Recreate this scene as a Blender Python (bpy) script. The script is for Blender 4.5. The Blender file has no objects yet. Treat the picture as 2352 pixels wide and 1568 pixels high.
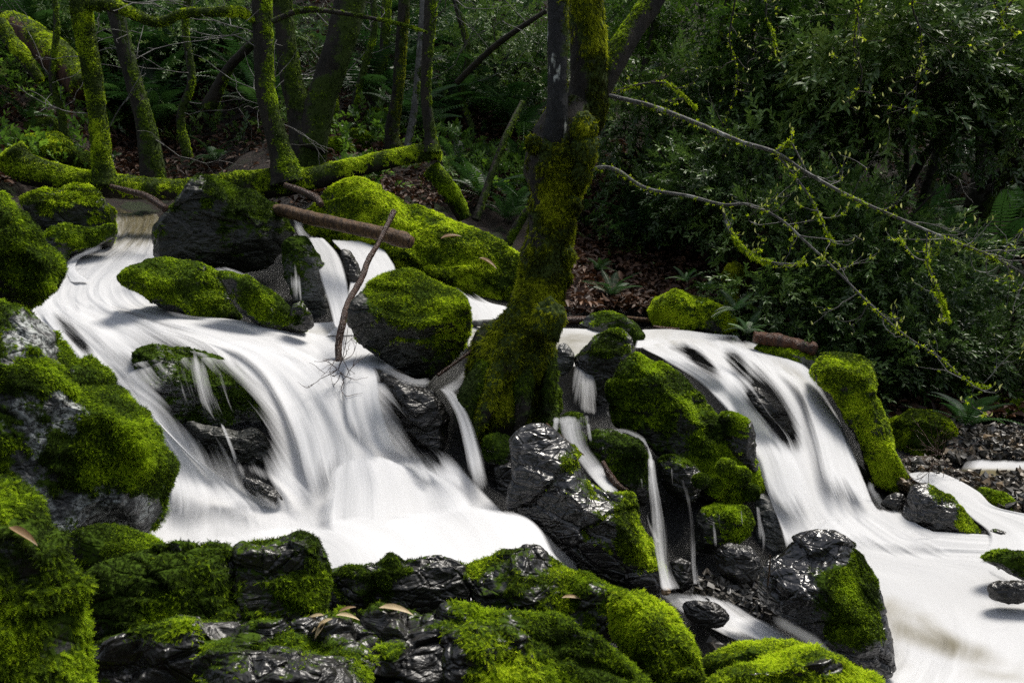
import bpy, math
import numpy as np
from mathutils import Vector
sc = bpy.context.scene
# ------------------------------------------------------------------ camera
PITCH = math.radians(7.0); CAMZ = 2.0; K = 35/36*2352
cd = bpy.data.cameras.new('camera'); cam = bpy.data.objects.new('camera', cd)
sc.collection.objects.link(cam); sc.camera = cam
cd.lens = 35; cd.sensor_width = 36; cd.clip_start = 0.05; cd.clip_end = 400
cam.location = (0, 0, CAMZ); cam.rotation_euler = (math.pi/2 - PITCH, 0, 0)
cd.dof.use_dof = True; cd.dof.focus_distance = 5.0; cd.dof.aperture_fstop = 9.0
# ------------------------------------------------------------------ light
SUN_EL = math.radians(63); SUN_AZ = math.radians(44)          # azimuth clockwise from +Y
sdir = Vector((math.sin(SUN_AZ)*math.cos(SUN_EL), math.cos(SUN_AZ)*math.cos(SUN_EL), math.sin(SUN_EL)))
w = bpy.data.worlds.new('World'); sc.world = w; w.use_nodes = True
wn = w.node_tree.nodes; bg = wn['Background']
sky = wn.new('ShaderNodeTexSky'); sky.sky_type = 'NISHITA'; sky.sun_disc = False
sky.sun_elevation = SUN_EL; sky.sun_rotation = SUN_AZ; sky.dust_density = 2.5
hs = wn.new('ShaderNodeHueSaturation'); hs.inputs['Saturation'].default_value = 0.5      # thin cloud veil
w.node_tree.links.new(sky.outputs[0], hs.inputs['Color']); w.node_tree.links.new(hs.outputs[0], bg.inputs[0]); bg.inputs[1].default_value = 0.115
sl = bpy.data.lights.new('sun', 'SUN'); sl.energy = 3.1; sl.angle = math.radians(20); sl.color = (1.0, 0.95, 0.86)
so = bpy.data.objects.new('sun', sl); sc.collection.objects.link(so); so.location = (8, 3, 14)
so.rotation_euler = (-sdir).to_track_quat('-Z', 'Y').to_euler()
sc.view_settings.view_transform = 'Standard'; sc.view_settings.look = 'None'
sc.view_settings.exposure = 0.6; sc.view_settings.gamma = 1
sc.render.engine = 'CYCLES'
sc.cycles.max_bounces = 6; sc.cycles.diffuse_bounces = 2; sc.cycles.glossy_bounces = 2
sc.cycles.transparent_max_bounces = 16; sc.cycles.transmission_bounces = 3
sc.cycles.use_denoising = False; sc.cycles.sample_clamp_indirect = 4
sc.cycles.caustics_reflective = False; sc.cycles.caustics_refractive = False
# ------------------------------------------------------------------ numpy helpers
RS = np.random.RandomState(7)
TAB = RS.rand(32, 32, 32)
def vn(p):
    i = np.floor(p).astype(int); f = p - i; f = f*f*(3-2*f)
    i0 = i & 31; i1 = (i+1) & 31
    x0, y0, z0 = i0.T; x1, y1, z1 = i1.T; fx, fy, fz = f.T
    a = TAB[x0, y0, z0]*(1-fx) + TAB[x1, y0, z0]*fx; b = TAB[x0, y1, z0]*(1-fx) + TAB[x1, y1, z0]*fx
    c = TAB[x0, y0, z1]*(1-fx) + TAB[x1, y0, z1]*fx; d = TAB[x0, y1, z1]*(1-fx) + TAB[x1, y1, z1]*fx
    return (a*(1-fy) + b*fy)*(1-fz) + (c*(1-fy) + d*fy)*fz
ROT = np.array([[0.8, 0.36, -0.48], [-0.6, 0.48, -0.64], [0, 0.8, 0.6]])
def fbm(p, o=4, g=0.5):
    p = np.asarray(p, float); s = 0; a = 1; t = 0
    for k in range(o):
        s = s + a*(vn(p + 17.3*k)*2-1); t += a; a *= g; p = p @ ROT.T * 2.03
    return s/t
def ridge(p, o=4):
    p = np.asarray(p, float); s = 0; a = 1; t = 0
    for k in range(o):
        s = s + a*(1-np.abs(vn(p + 9.1*k)*2-1)*2); t += a; a *= 0.5; p = p @ ROT.T * 2.1
    return s/t
def sst(a, b, x):
    t = np.clip((x-a)/(b-a), 0, 1); return t*t*(3-2*t)
def nz(v): return v/np.maximum(np.linalg.norm(v, axis=-1, keepdims=True), 1e-9)
CP, SP = math.cos(PITCH), math.sin(PITCH)
CAM = np.array([0, 0, CAMZ])
def ray(px, py):
    px = np.asarray(px, float); py = np.asarray(py, float)
    a = (px-1176)/K; b = -(py-784)/K
    return np.stack([a, CP + b*SP, -SP + b*CP], -1)
def at(px, py, Y):
    r = ray(px, py); return CAM + r*(np.asarray(Y, float)/r[..., 1])[..., None]
# depth of the stream bed and banks: sight ray (px, py) meets the ground at world Y
GP = [
 (320,490,8.2),(320,455,9.2),(250,560,7.2),(150,600,6.8),(200,650,6.3),(90,700,5.9),(300,700,5.8),(450,740,5.5),(650,780,5.3),
 (750,750,5.75),(700,530,6.9),(850,545,7.0),(740,745,5.9),(900,640,6.4),(1000,720,6.0),(1100,745,5.95),(1100,780,5.7),(1000,790,5.5),
 (400,765,5.3),(600,810,5.1),(760,840,5.0),(860,870,4.85),(500,900,4.8),(700,950,4.65),(600,1100,4.25),(450,1150,4.05),(400,1240,3.85),
 (200,800,5.1),(150,760,5.3),(300,920,4.6),(330,1020,4.25),(700,1180,4.1),(900,1080,4.35),(1000,1180,4.1),(1120,1080,4.4),(1200,1240,3.9),(1300,1310,3.65),(800,1290,3.55),(1000,1300,3.5),
 (600,1250,3.8),(1000,950,4.75),(1080,900,4.9),
 (1400,780,6.0),(1320,760,6.1),(1500,760,6.4),(1700,785,6.3),(1650,850,5.6),(1850,850,5.9),(1800,950,5.35),(1650,950,5.25),(1850,1080,4.95),(1950,1200,4.7),
 (2050,1250,4.6),(2200,1300,4.45),(2300,1450,3.85),(2200,1550,3.55),(1600,1400,3.85),(1550,1370,3.95),(1800,1480,3.65),(2200,1170,4.87),(2150,1080,5.35),
 (2300,1060,5.55),(2352,1000,5.9),(2200,950,6.4),(2300,880,7.4),(2100,900,7.1),(2300,600,9.5),(2300,300,12),(2300,0,15),(2000,700,8.4),(1700,700,7.7),
 (1700,500,9.6),(1700,250,12),(1700,0,14),(1400,660,7.6),(1400,450,9.6),(1400,200,12),(1400,0,14),(1000,450,8.6),(1000,250,10.6),(1000,0,13.5),(500,400,9.6),
 (500,200,11.6),(500,0,13.5),(100,420,8.3),(0,300,9),(100,100,10.8),(0,0,11.3),(1300,880,5.4),(1350,960,5.0),(1350,1080,4.7),(1500,1100,4.7),(1550,1250,4.35),
 (1450,880,5.5),(1200,1000,4.9),(-100,700,5.4),(-100,1000,4.6),(-100,1250,3.6),(100,1250,3.6),(0,1500,2.7),(800,1420,3.2),(1300,1420,3.3),(800,1568,2.8),(1600,1568,3.2),
 (2450,1250,4.5),(2450,1550,3.5),(-800,700,5.0),(-800,300,7.5),(-800,0,9),(-800,-500,12),(0,-500,16),(1176,-500,19),(2400,-500,20),(3200,0,12),(3200,400,8.5),
 (3200,-500,16),(3200,800,6),(3200,1300,4),(3200,1900,2.4),(1176,1900,2.2),(-800,1900,2.0),(-800,1200,3.4),(2400,1900,2.6)]
_g = np.array(GP, float); _gx = _g[:, :2]/1000; _gy = np.log(_g[:, 2])
def _phi(d2): return 0.5*d2*np.log(np.maximum(d2, 1e-12))
_A = _phi(((_gx[:, None]-_gx[None])**2).sum(-1)) + np.eye(len(_gx))*0.0015
_P = np.c_[np.ones(len(_gx)), _gx]
_M = np.block([[_A, _P], [_P.T, np.zeros((3, 3))]])
_W = np.linalg.solve(_M, np.r_[_gy, 0, 0, 0])
def D(px, py):
    px, py = np.broadcast_arrays(np.asarray(px, float), np.asarray(py, float))
    q = np.stack([px.ravel(), py.ravel()], -1)/1000; out = np.empty(len(q))
    for k in range(0, len(q), 20000):
        s = q[k:k+20000]
        out[k:k+20000] = _phi(((s[:, None]-_gx[None])**2).sum(-1)) @ _W[:len(_gx)] + _W[-3] + s @ _W[-2:]
    return np.exp(out).reshape(px.shape)
def onD(px, py, dz=0.0):
    p = at(px, py, D(px, py)); p[..., 2] += dz; return p
def cr(P, n):
    """Catmull-Rom resample of rows of P at n samples"""
    P = np.asarray(P, float); m = len(P)
    Q = np.vstack([2*P[0]-P[1], P, 2*P[-1]-P[-2]])
    t = np.linspace(0, m-1-1e-9, n); i = t.astype(int); f = (t-i)[:, None]
    a, b, c, d = Q[i], Q[i+1], Q[i+2], Q[i+3]
    return 0.5*((2*b) + (c-a)*f + (2*a-5*b+4*c-d)*f**2 + (3*b-a-3*c+d)*f**3)
# ------------------------------------------------------------------ mesh building
def mk(name, V, F, mat, parent=None, loc=(0, 0, 0), attrs=None, smooth=True, label=None, cat=None, group=None, kind=None):
    loc = np.asarray(loc, float)
    V = np.asarray(V, float) - loc if parent is None else np.asarray(V, float)
    F = np.asarray(F, int); me = bpy.data.meshes.new(name)
    me.vertices.add(len(V)); me.vertices.foreach_set('co', V.astype(np.float32).ravel())
    n = F.shape[1]; me.loops.add(F.size); me.loops.foreach_set('vertex_index', F.astype(np.int32).ravel())
    me.polygons.add(len(F)); me.polygons.foreach_set('loop_start', np.arange(0, F.size, n, dtype=np.int32))
    me.polygons.foreach_set('loop_total', np.full(len(F), n, np.int32))
    me.update(calc_edges=True)
    me.polygons.foreach_set('use_smooth', np.full(len(F), smooth, bool))
    for k, a in (attrs or {}).items():
        a = np.asarray(a, np.float32)
        if a.ndim == 1:
            at_ = me.attributes.new(k, 'FLOAT', 'POINT'); at_.data.foreach_set('value', a)
        else:
            at_ = me.attributes.new(k, 'FLOAT_VECTOR', 'POINT'); at_.data.foreach_set('vector', a.ravel())
    if mat: me.materials.append(mat)
    o = bpy.data.objects.new(name, me); sc.collection.objects.link(o)
    if parent is None: o.location = loc
    else: o.parent = parent
    tag(o, label, cat, group, kind)
    return o
def tag(o, label=None, cat=None, group=None, kind=None):
    if label: o['label'] = label
    if cat: o['category'] = cat
    if group: o['group'] = group
    if kind: o['kind'] = kind
def empty(name, loc, label, cat, group=None):
    o = bpy.data.objects.new(name, None); o.empty_display_size = 0.1
    o.location = Vector([float(c) for c in loc]); sc.collection.objects.link(o); tag(o, label, cat, group); return o
def vnorm(V, F):
    a = V[F[:, 1]]-V[F[:, 0]]; b = V[F[:, 2]]-V[F[:, 0]] if F.shape[1] == 3 else V[F[:, 3]]-V[F[:, 0]]
    n = np.cross(a, b); N = np.zeros_like(V)
    for k in range(F.shape[1]): np.add.at(N, F[:, k], n)
    return nz(N)
def grid_faces(nu, nv, wrap=False):
    i = np.arange(nv-1)[:, None]; j = np.arange(nu if wrap else nu-1)[None]
    a = i*nu+j; b = i*nu+(j+1) % nu; return np.stack([a, b, b+nu, a+nu], -1).reshape(-1, 4)
def sample(V, F, wt, n, rs):
    T = F if F.shape[1] == 3 else np.vstack([F[:, [0, 1, 2]], F[:, [0, 2, 3]]])
    N = vnorm(V, F)
    a, b, c = V[T[:, 0]], V[T[:, 1]], V[T[:, 2]]
    area = np.linalg.norm(np.cross(b-a, c-a), axis=1)/2*wt[T].mean(1)
    if area.sum() < 1e-9: return np.zeros((0, 3)), np.zeros((0, 3)), 0
    if n < 1: n = int(n)
    idx = rs.choice(len(T), n, p=area/area.sum())
    r1 = np.sqrt(rs.rand(n))[:, None]; r2 = rs.rand(n)[:, None]
    w0, w1, w2 = 1-r1, r1*(1-r2), r1*r2
    P = a[idx]*w0 + b[idx]*w1 + c[idx]*w2
    Nn = nz(N[T[idx, 0]]*w0 + N[T[idx, 1]]*w1 + N[T[idx, 2]]*w2)
    return P, Nn, area.sum()
def instance(tv, tf, P, X, Y_, Z, S):
    """copies of template (tv, tf) at P with axes X, Y, Z and scale S merged in one mesh; returns V, F"""
    S = np.asarray(S, float).reshape(-1, 1, 1)*np.ones((len(P), 1, 1))
    V = (tv[None, :, 0:1]*X[:, None] + tv[None, :, 1:2]*Y_[:, None] + tv[None, :, 2:3]*Z[:, None])*S + P[:, None]
    F = tf[None] + (np.arange(len(P))*len(tv))[:, None, None]
    return V.reshape(-1, 3), F.reshape(-1, tf.shape[1])
def frames(dirs, up):
    Yd = nz(dirs); X = nz(np.cross(Yd, up) + 1e-6); Z = np.cross(X, Yd); return X, Yd, Z
# templates: y is the growing direction, z the upper side
def tmpl_blade():
    return np.array([[0, 0, 0], [-.17, .45, .03], [.17, .45, .03], [0, 1, -.1]]), np.array([[0, 2, 1], [1, 2, 3]])
def tmpl_sprig():
    bv, bf = tmpl_blade(); V = []; F = []
    for k, (a, s, e) in enumerate([(-.7, .8, .2), (0, 1, -.1), (.65, .85, .25), (2.3, .6, .5)]):
        c, d = math.cos(a), math.sin(a); q = bv*s
        r = np.c_[q[:, 0]*c+q[:, 1]*d, -q[:, 0]*d+q[:, 1]*c, q[:, 2]+q[:, 1]*e]
        F.append(bf+len(bv)*k); V.append(r)
    return np.vstack(V), np.vstack(F)
def tmpl_moss_frond(n=6):
    V = []; F = []
    def tri(a, b, c): k = len(V); V.extend([a, b, c]); F.append([k, k+1, k+2])
    for i in range(n):
        t = (i+.6)/n; y = t*.9; z = -.35*t*t; L = .36*(1-t*.75)
        for s in (-1, 1):
            tri((0, y, z), (s*L*.45, y+L*.1, z+.05), (s*L, y+L*.62, z-.06)) if s > 0 else tri((0, y, z), (s*L, y+L*.62, z-.06), (s*L*.45, y+L*.1, z+.05))
            k = s*L*.1
            tri((s*.0, y-.05, z), (s*L*.55, y+L*.55, z+.02), (k, y+.12, z+.02))
    tri((-.05, 0, 0), (.05, 0, 0), (0, 1.05, -.4)); return np.array(V), np.array(F)
def leaf_tv(w=.3, n=3, fold=.12):
    ys = np.linspace(0, 1, n+2)[1:-1]; V = [(0, 0, 0)]; F = []
    for y in ys:
        ww = w/2*math.sin(math.pi*y**.8)**.8; V += [(-ww, y, fold*ww*2-.15*y*y), (0, y, -.15*y*y), (ww, y, fold*ww*2-.15*y*y)]
    V.append((0, 1, -.17)); m = len(ys)
    F += [[0, 2, 1], [0, 3, 2]]
    for i in range(m-1):
        a = 1+3*i; b = a+3
        F += [[a, a+1, b+1], [a, b+1, b], [a+1, a+2, b+2], [a+1, b+2, b+1]]
    a = 1+3*(m-1); e = len(V)-1; F += [[a, a+1, e], [a+1, a+2, e]]
    return np.array(V, float), np.array(F)
def tmpl_leafy_twig(rs, n=9, w=.26, ll=.33):
    lv, lf = leaf_tv(w, 2); P = []; Dd = []
    for i in range(n):
        t = .15+.85*i/n; a = i*2.4+rs.rand()
        P.append((0, t, -.1*t)); Dd.append((math.sin(a)*.9, .55+.6*t, math.cos(a)*.55+.2))
    P = np.array(P); Dd = np.array(Dd); X, Y_, Z = frames(Dd, np.tile([0, 0, 1.], (n, 1))+rs.randn(n, 3)*.25)
    V, F = instance(lv, lf, P, X, Y_, Z, ll*(.7+.5*rs.rand(n)))
    k = len(V); V = np.vstack([V, [(-.012, 0, 0), (.012, 0, 0), (0, 1, -.1)]]); F = np.vstack([F, [[k, k+1, k+2]]])
    return V, F
def tmpl_fern_frond(n=19, arch=.5, wd=.17):
    V = []; F = []
    def z_(t): return .75*arch*t - arch*1.25*t*t
    for i in range(n):
        t = .1 + .9*i/n; y = t; z = z_(t); L = wd*math.sin(math.pi*(t*.86+.1))**.7; h = .9/n*.62
        for s in (-1, 1):
            k = len(V); V += [(0, y-h*.5, z), (s*L*.6, y+h*.15-h*.35, z-.01), (s*L*.6, y+h*.15+h*.45, z-.01), (0, y+h*.5, z), (s*L, y+L*.32, z-.04-.1*L)]
            f = [[k, k+1, k+2], [k, k+2, k+3], [k+1, k+4, k+2]]
            if s < 0: f = [q[::-1] for q in f]
            F += f
    m = 7
    for i in range(m):
        a, b = i/m, (i+1)/m; k = len(V); ra, rb = .008*(1-a)+.002, .008*(1-b)+.002
        V += [(-ra, a, z_(a)+.003), (ra, a, z_(a)+.003), (rb, b, z_(b)+.003), (-rb, b, z_(b)+.003)]
        F += [[k, k+1, k+2], [k, k+2, k+3]]
    return np.array(V), np.array(F)
# ------------------------------------------------------------------ materials
class NT:
    def __init__(s, name):
        s.m = bpy.data.materials.new(name); s.m.use_nodes = True; s.t = s.m.node_tree; s.n = s.t.nodes; s.n.clear()
        s.out = s.n.new('ShaderNodeOutputMaterial')
    def l(s, a, b): s.t.links.new(a, b)
    def set(s, sock, v):
        if isinstance(v, bpy.types.NodeSocket): s.l(v, sock)
        elif v is not None: sock.default_value = v
    def attr(s, name):
        a = s.n.new('ShaderNodeAttribute'); a.attribute_name = name; return a
    def coord(s): return s.n.new('ShaderNodeTexCoord').outputs['Object']
    def geo(s): return s.n.new('ShaderNodeNewGeometry')
    def noise(s, sc_, det=4, vec=None, rough=.55, dist=0):
        n = s.n.new('ShaderNodeTexNoise'); n.inputs['Scale'].default_value = sc_; n.inputs['Detail'].default_value = det
        n.inputs['Roughness'].default_value = rough; n.inputs['Distortion'].default_value = dist
        if vec is not None: s.l(vec, n.inputs['Vector'])
        return n.outputs[0]
    def vor(s, sc_, vec=None, feat='F1'):
        n = s.n.new('ShaderNodeTexVoronoi'); n.feature = feat; n.inputs['Scale'].default_value = sc_
        if vec is not None: s.l(vec, n.inputs['Vector'])
        return n.outputs[0]
    def math(s, op, a, b=None, c=None, clamp=False):
        n = s.n.new('ShaderNodeMath'); n.operation = op; n.use_clamp = clamp
        s.set(n.inputs[0], a); s.set(n.inputs[1], b); s.set(n.inputs[2], c); return n.outputs[0]
    def rng(s, v, a, b, c=0., d=1., smooth=True):
        n = s.n.new('ShaderNodeMapRange'); n.interpolation_type = 'SMOOTHSTEP' if smooth else 'LINEAR'
        s.l(v, n.inputs[0])
        for k, x in enumerate((a, b, c, d)): s.set(n.inputs[k+1], x)
        return n.outputs[0]
    def mix(s, f, a, b):
        n = s.n.new('ShaderNodeMix'); n.data_type = 'RGBA'; s.set(n.inputs[0], f)
        for k, v in ((6, a), (7, b)):
            s.set(n.inputs[k], v if isinstance(v, bpy.types.NodeSocket) else (*v[:3], 1))
        return n.outputs[2]
    def ramp(s, f, stops):
        n = s.n.new('ShaderNodeValToRGB'); s.l(f, n.inputs[0]); e = n.color_ramp.elements
        while len(e) < len(stops): e.new(.5)
        for q, (p, c) in zip(e, stops): q.position = p; q.color = (*c, 1)
        return n.outputs[0]
    def scale(s, vec, v):
        n = s.n.new('ShaderNodeVectorMath'); n.operation = 'MULTIPLY'; s.l(vec, n.inputs[0]); n.inputs[1].default_value = v; return n.outputs[0]
    def bump(s, h, st, dist, nrm=None):
        n = s.n.new('ShaderNodeBump'); n.inputs['Strength'].default_value = st; n.inputs['Distance'].default_value = dist
        s.l(h, n.inputs['Height'])
        if nrm is not None: s.l(nrm, n.inputs['Normal'])
        return n.outputs[0]
    def pbr(s, col, rough=.5, nrm=None, spec=None, alpha=None):
        b = s.n.new('ShaderNodeBsdfPrincipled'); s.set(b.inputs['Base Color'], col if isinstance(col, bpy.types.NodeSocket) else (*col, 1))
        s.set(b.inputs['Roughness'], rough)
        if nrm is not None: s.l(nrm, b.inputs['Normal'])
        if spec is not None: s.set(b.inputs['Specular IOR Level'], spec)
        if alpha is not None: s.set(b.inputs['Alpha'], alpha)
        return b.outputs[0]
    def done(s, sh): s.l(sh, s.out.inputs[0]); return s.m
def m_rock(name, c1, c2, wet=.5, moss_under=(.035, .06, .008), lichen=0.0, gloss=0.):
    n = NT(name); g = n.coord()
    mo = n.attr('moss').outputs['Fac']
    a = n.noise(3.5, 6, g, .65, .3); b = n.noise(38, 5, g, .7)
    v = n.vor(11, n.scale(g, (1, 1, 1.8)), 'DISTANCE_TO_EDGE')
    col = n.mix(n.rng(a, .35, .68), c1, c2)
    col = n.mix(n.rng(b, .56, .74, 0, .45), col, tuple(min(1, x*2.6) for x in c2))
    if lichen:
        lm = n.math('MULTIPLY', n.rng(n.noise(5.5, 5, g, .7), .43, .54), lichen)
        lm = n.math('MULTIPLY', lm, n.rng(n.noise(60, 3, g, .7), .38, .56))
        col = n.mix(lm, col, (.34, .36, .35))
    f = n.math('ADD', mo, n.math('MULTIPLY', n.math('SUBTRACT', n.noise(48, 4, g, .7), .5), 1.3))
    mf = n.rng(f, .36, .6)
    mc = n.mix(n.noise(22, 4, g), moss_under, tuple(x*1.5 for x in moss_under))
    col2 = n.mix(mf, col, mc)
    h = n.math('ADD', n.noise(9, 4, n.scale(g, (1, 1, 2.0)), .5, .9), n.math('MULTIPLY', n.rng(v, 0, .09), .12))
    h2 = n.noise(150, 3, g, .7)
    bm = n.bump(h, .65, .04); bm = n.bump(h2, .12, .003, bm)
    r = n.rng(n.noise(7, 4, g), .38, .62, .6-.38*wet, .7-.36*wet)
    r = n.math('MAXIMUM', r, mf)
    sp = n.math('MULTIPLY', n.math('SUBTRACT', 1.0, mf), .34+.22*wet+gloss)
    return n.done(n.pbr(col2, r, bm, sp))
def m_leaf(name, stops, rough=.5, trans=.35, spec=.4):
    n = NT(name); col = n.ramp(n.attr('rnd').outputs['Fac'], stops)
    p = n.pbr(col, rough, None, spec); t = n.n.new('ShaderNodeBsdfTranslucent'); n.l(n.mix(.45, col, (.6, .8, .05)) if False else col, t.inputs[0])
    mx = n.n.new('ShaderNodeMixShader'); mx.inputs[0].default_value = trans; n.l(p, mx.inputs[1]); n.l(t.outputs[0], mx.inputs[2])
    return n.done(mx.outputs[0])
def m_bark(name, c1, c2, rough=.8, lich=0, sc_=1.0):
    n = NT(name); g = n.coord(); mo = n.attr('moss').outputs['Fac']
    a = n.noise(14*sc_, 6, n.scale(g, (1, 1, .35)), .7)
    col = n.mix(n.rng(a, .35, .65), c1, c2)
    if lich: col = n.mix(n.math('MULTIPLY', n.rng(n.noise(13, 3, n.scale(g, (1, 1, .5))), .6, .66), lich), col, (.55, .57, .52))
    f = n.math('ADD', mo, n.math('MULTIPLY', n.math('SUBTRACT', n.noise(60, 4, g, .7), .5), .8)); mf = n.rng(f, .4, .6)
    col = n.mix(mf, col, n.mix(n.noise(25, 3, g), (.02, .036, .005), (.06, .09, .012)))
    bm = n.bump(n.noise(26*sc_, 6, n.scale(g, (1, 1, .3)), .75), .9, .02)
    return n.done(n.pbr(col, n.math('MAXIMUM', mf, rough), bm, .35))
def m_plain(name, c1, c2, rough=.6, sc_=30, spec=.4):
    n = NT(name); g = n.coord(); a = n.noise(sc_, 5, g, .65)
    return n.done(n.pbr(n.mix(n.rng(a, .35, .65), c1, c2), rough, n.bump(a, .6, .01), spec))
def m_water(name, foam=(.76, .765, .78), clear=(.22, .19, .11), clear_amt=.0):
    n = NT(name); fl = n.attr('flow').outputs['Vector']; th = n.attr('thick').outputs['Fac']
    s1 = n.noise(1, 3, n.scale(fl, (17, .7, 7)), .6); s2 = n.noise(1, 3, n.scale(fl, (52, 1.1, 3)), .6); s3 = n.noise(1, 2, n.scale(fl, (5, .7, 5)), .5, .3)
    st = n.math('ADD', n.math('MULTIPLY', s1, .42), n.math('ADD', n.math('MULTIPLY', s2, .26), n.math('MULTIPLY', s3, .32)))
    st = n.rng(st, .33, .67, 0, 1, False)
    al = n.math('DIVIDE', n.math('SUBTRACT', n.math('MULTIPLY', th, 1.6), n.math('MULTIPLY', st, .9)), .72, clamp=True)
    bm = n.bump(st, .12, .02)
    tone = n.rng(n.math('ADD', n.math('MULTIPLY', s1, .5), n.math('MULTIPLY', s3, .5)), .36, .64)
    cl = n.attr('clear').outputs['Fac']
    fcol = n.mix(tone, tuple(x*.88 for x in foam), foam)
    cf = n.rng(n.math('ADD', cl, n.math('MULTIPLY', n.math('SUBTRACT', n.noise(1, 4, n.scale(fl, (13, 2.2, 5)), .6, .6), .5), .8)), .15, 1.0)
    col = n.mix(cf, fcol, clear)
    p = n.pbr(col, n.math('SUBTRACT', .75, n.math('MULTIPLY', cf, .6)), bm, n.math('ADD', .12, n.math('MULTIPLY', cf, .5)))
    t = n.n.new('ShaderNodeBsdfTranslucent'); n.l(col, t.inputs[0])
    mx = n.n.new('ShaderNodeMixShader'); mx.inputs[0].default_value = .3; n.l(p, mx.inputs[1]); n.l(t.outputs[0], mx.inputs[2])
    tr = n.n.new('ShaderNodeBsdfTransparent'); m2 = n.n.new('ShaderNodeMixShader')
    n.l(al, m2.inputs[0]); n.l(tr.outputs[0], m2.inputs[1]); n.l(mx.outputs[0], m2.inputs[2])
    return n.done(m2.outputs[0])
M_ROCK = m_rock('wet_black_rock', (.01, .0095, .009), (.036, .034, .031), .8)
M_ROCKD = m_rock('dark_green_rock', (.01, .011, .008), (.03, .031, .024), .45)
M_GREY = m_rock('grey_lichen_rock', (.02, .021, .022), (.06, .062, .06), .3, lichen=.9)
M_WET = m_rock('glossy_wet_rock', (.01, .009, .0095), (.03, .028, .027), 1.0, gloss=.3)
M_GREYD = m_rock('dark_cracked_rock', (.013, .013, .013), (.04, .04, .038), .7, lichen=.35)
M_GREYL = m_rock('pale_wet_rock', (.05, .052, .05), (.15, .15, .14), .7)
M_BROWNR = m_rock('brown_rock', (.03, .022, .014), (.07, .05, .03), .6)
MS_B = m_leaf('moss_bright', [(0, (.03, .05, .004)), (.3, (.15, .23, .008)), (.7, (.4, .56, .012)), (1, (.66, .8, .03))], .7, .38, .15)
MS_M = m_leaf('moss_green', [(0, (.02, .036, .003)), (.4, (.09, .155, .006)), (.8, (.24, .37, .009)), (1, (.42, .58, .015))], .7, .35, .15)
MS_D = m_leaf('moss_deep', [(0, (.01, .02, .003)), (.5, (.035, .065, .005)), (.9, (.1, .17, .007)), (1, (.18, .28, .01))], .7, .3, .12)
MS_O = m_leaf('moss_olive', [(0, (.03, .035, .004)), (.45, (.13, .16, .006)), (.85, (.36, .42, .01)), (1, (.5, .55, .03))], .75, .45, .1)
BARK_M = m_bark('mossy_bark', (.011, .009, .006), (.032, .026, .018))
BARK_G = m_bark('grey_bark', (.05, .048, .045), (.17, .165, .155), .6, .4)
BARK_L = m_bark('lichened_bark', (.007, .007, .007), (.022, .022, .021), .6, 1.0)
BARK_B = m_bark('brown_log_bark', (.04, .02, .01), (.17, .095, .042), .6, 0, 3.0)
BARK_W = m_bark('wet_stick_bark', (.03, .014, .009), (.085, .045, .03), .3, 0, 2.0)
L_LAUREL = m_leaf('laurel_leaf', [(0, (.022, .052, .012)), (.6, (.085, .16, .03)), (.93, (.19, .31, .055)), (1, (.22, .32, .07))], .42, .25, .6)
L_LIGHT = m_leaf('spring_leaf', [(0, (.03, .07, .012)), (.6, (.08, .17, .02)), (1, (.2, .36, .03))], .5, .45, .4)
L_FERN = m_leaf('fern_green', [(0, (.012, .036, .009)), (.5, (.03, .085, .018)), (1, (.08, .18, .035))], .45, .28, .5)
L_DEAD = m_leaf('dead_leaf', [(0, (.025, .012, .007)), (.5, (.085, .04, .02)), (.9, (.17, .085, .045)), (1, (.34, .24, .14))], .6, .15, .4)
L_BUD = m_leaf('pale_bud', [(0, (.25, .3, .06)), (1, (.6, .62, .25))], .5, .4, .3)
L_DRY = m_leaf('dry_pale_leaf', [(0, (.14, .07, .03)), (.6, (.3, .19, .09)), (1, (.62, .5, .3))], .5, .2, .4)
SOIL = m_plain('forest_soil', (.008, .006, .004), (.035, .022, .014), .9, 14, .2)
WATER = m_water('white_water')
# ------------------------------------------------------------------ ground
def build_ground():
    xs = np.r_[np.arange(-3000, -400, 90), np.arange(-400, 2750, 14), np.arange(2750, 5400, 90)]
    ys = np.r_[np.arange(-760, -40, 45), np.arange(-40, 1000, 9), np.arange(1000, 1900, 16)]
    X, Y = np.meshgrid(xs, ys); Y_ = Y + 0*X
    y = D(X, Y_); P = at(X, Y_, np.clip(y, 1.5, 40))
    V = P.reshape(-1, 3)
    bank = sst(3, -1, (V[:, 2] < 1.55)*4.0) if False else sst(7.0, 8.6, V[:, 1])
    V[:, 2] += -0.10*(1-bank) + (0.05+.2*bank)*fbm(V*1.3, 4) + .05*bank*ridge(V*4, 3)
    F = grid_faces(len(xs), len(ys))[:, ::-1]
    return V, F
GV, GF = build_ground()
n = NT('bank_soil'); g = n.coord()
a = n.noise(2.2, 6, g, .6); b = n.noise(45, 5, g, .75); zc = n.n.new('ShaderNodeSeparateXYZ'); n.l(g, zc.inputs[0])
soil = n.mix(n.rng(b, .35, .7), (.006, .0045, .003), (.05, .028, .018))
soil = n.mix(n.math('MULTIPLY', n.rng(a, .52, .62), n.rng(b, .4, .55)), soil, (.03, .055, .01))
rock = n.mix(n.noise(12, 6, g, .7), (.01, .01, .011), (.03, .03, .03))
low = n.math('MAXIMUM', n.rng(zc.outputs[1], 7.4, 8.0), n.rng(zc.outputs[0], 3.0, 3.6))
col = n.mix(low, rock, soil)
M_GROUND = n.done(n.pbr(col, n.math('ADD', .3, n.math('MULTIPLY', low, .6)), n.bump(b, 1, .03, n.bump(n.noise(10, 8, g, .75), .9, .05)), .5))
mk('ground', GV, GF, M_GROUND, kind='structure')
S = 90.0
q = np.array([[-S, -S, -.4], [S, -S, -.4], [S, S, -.4], [-S, S, -.4]])
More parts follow.
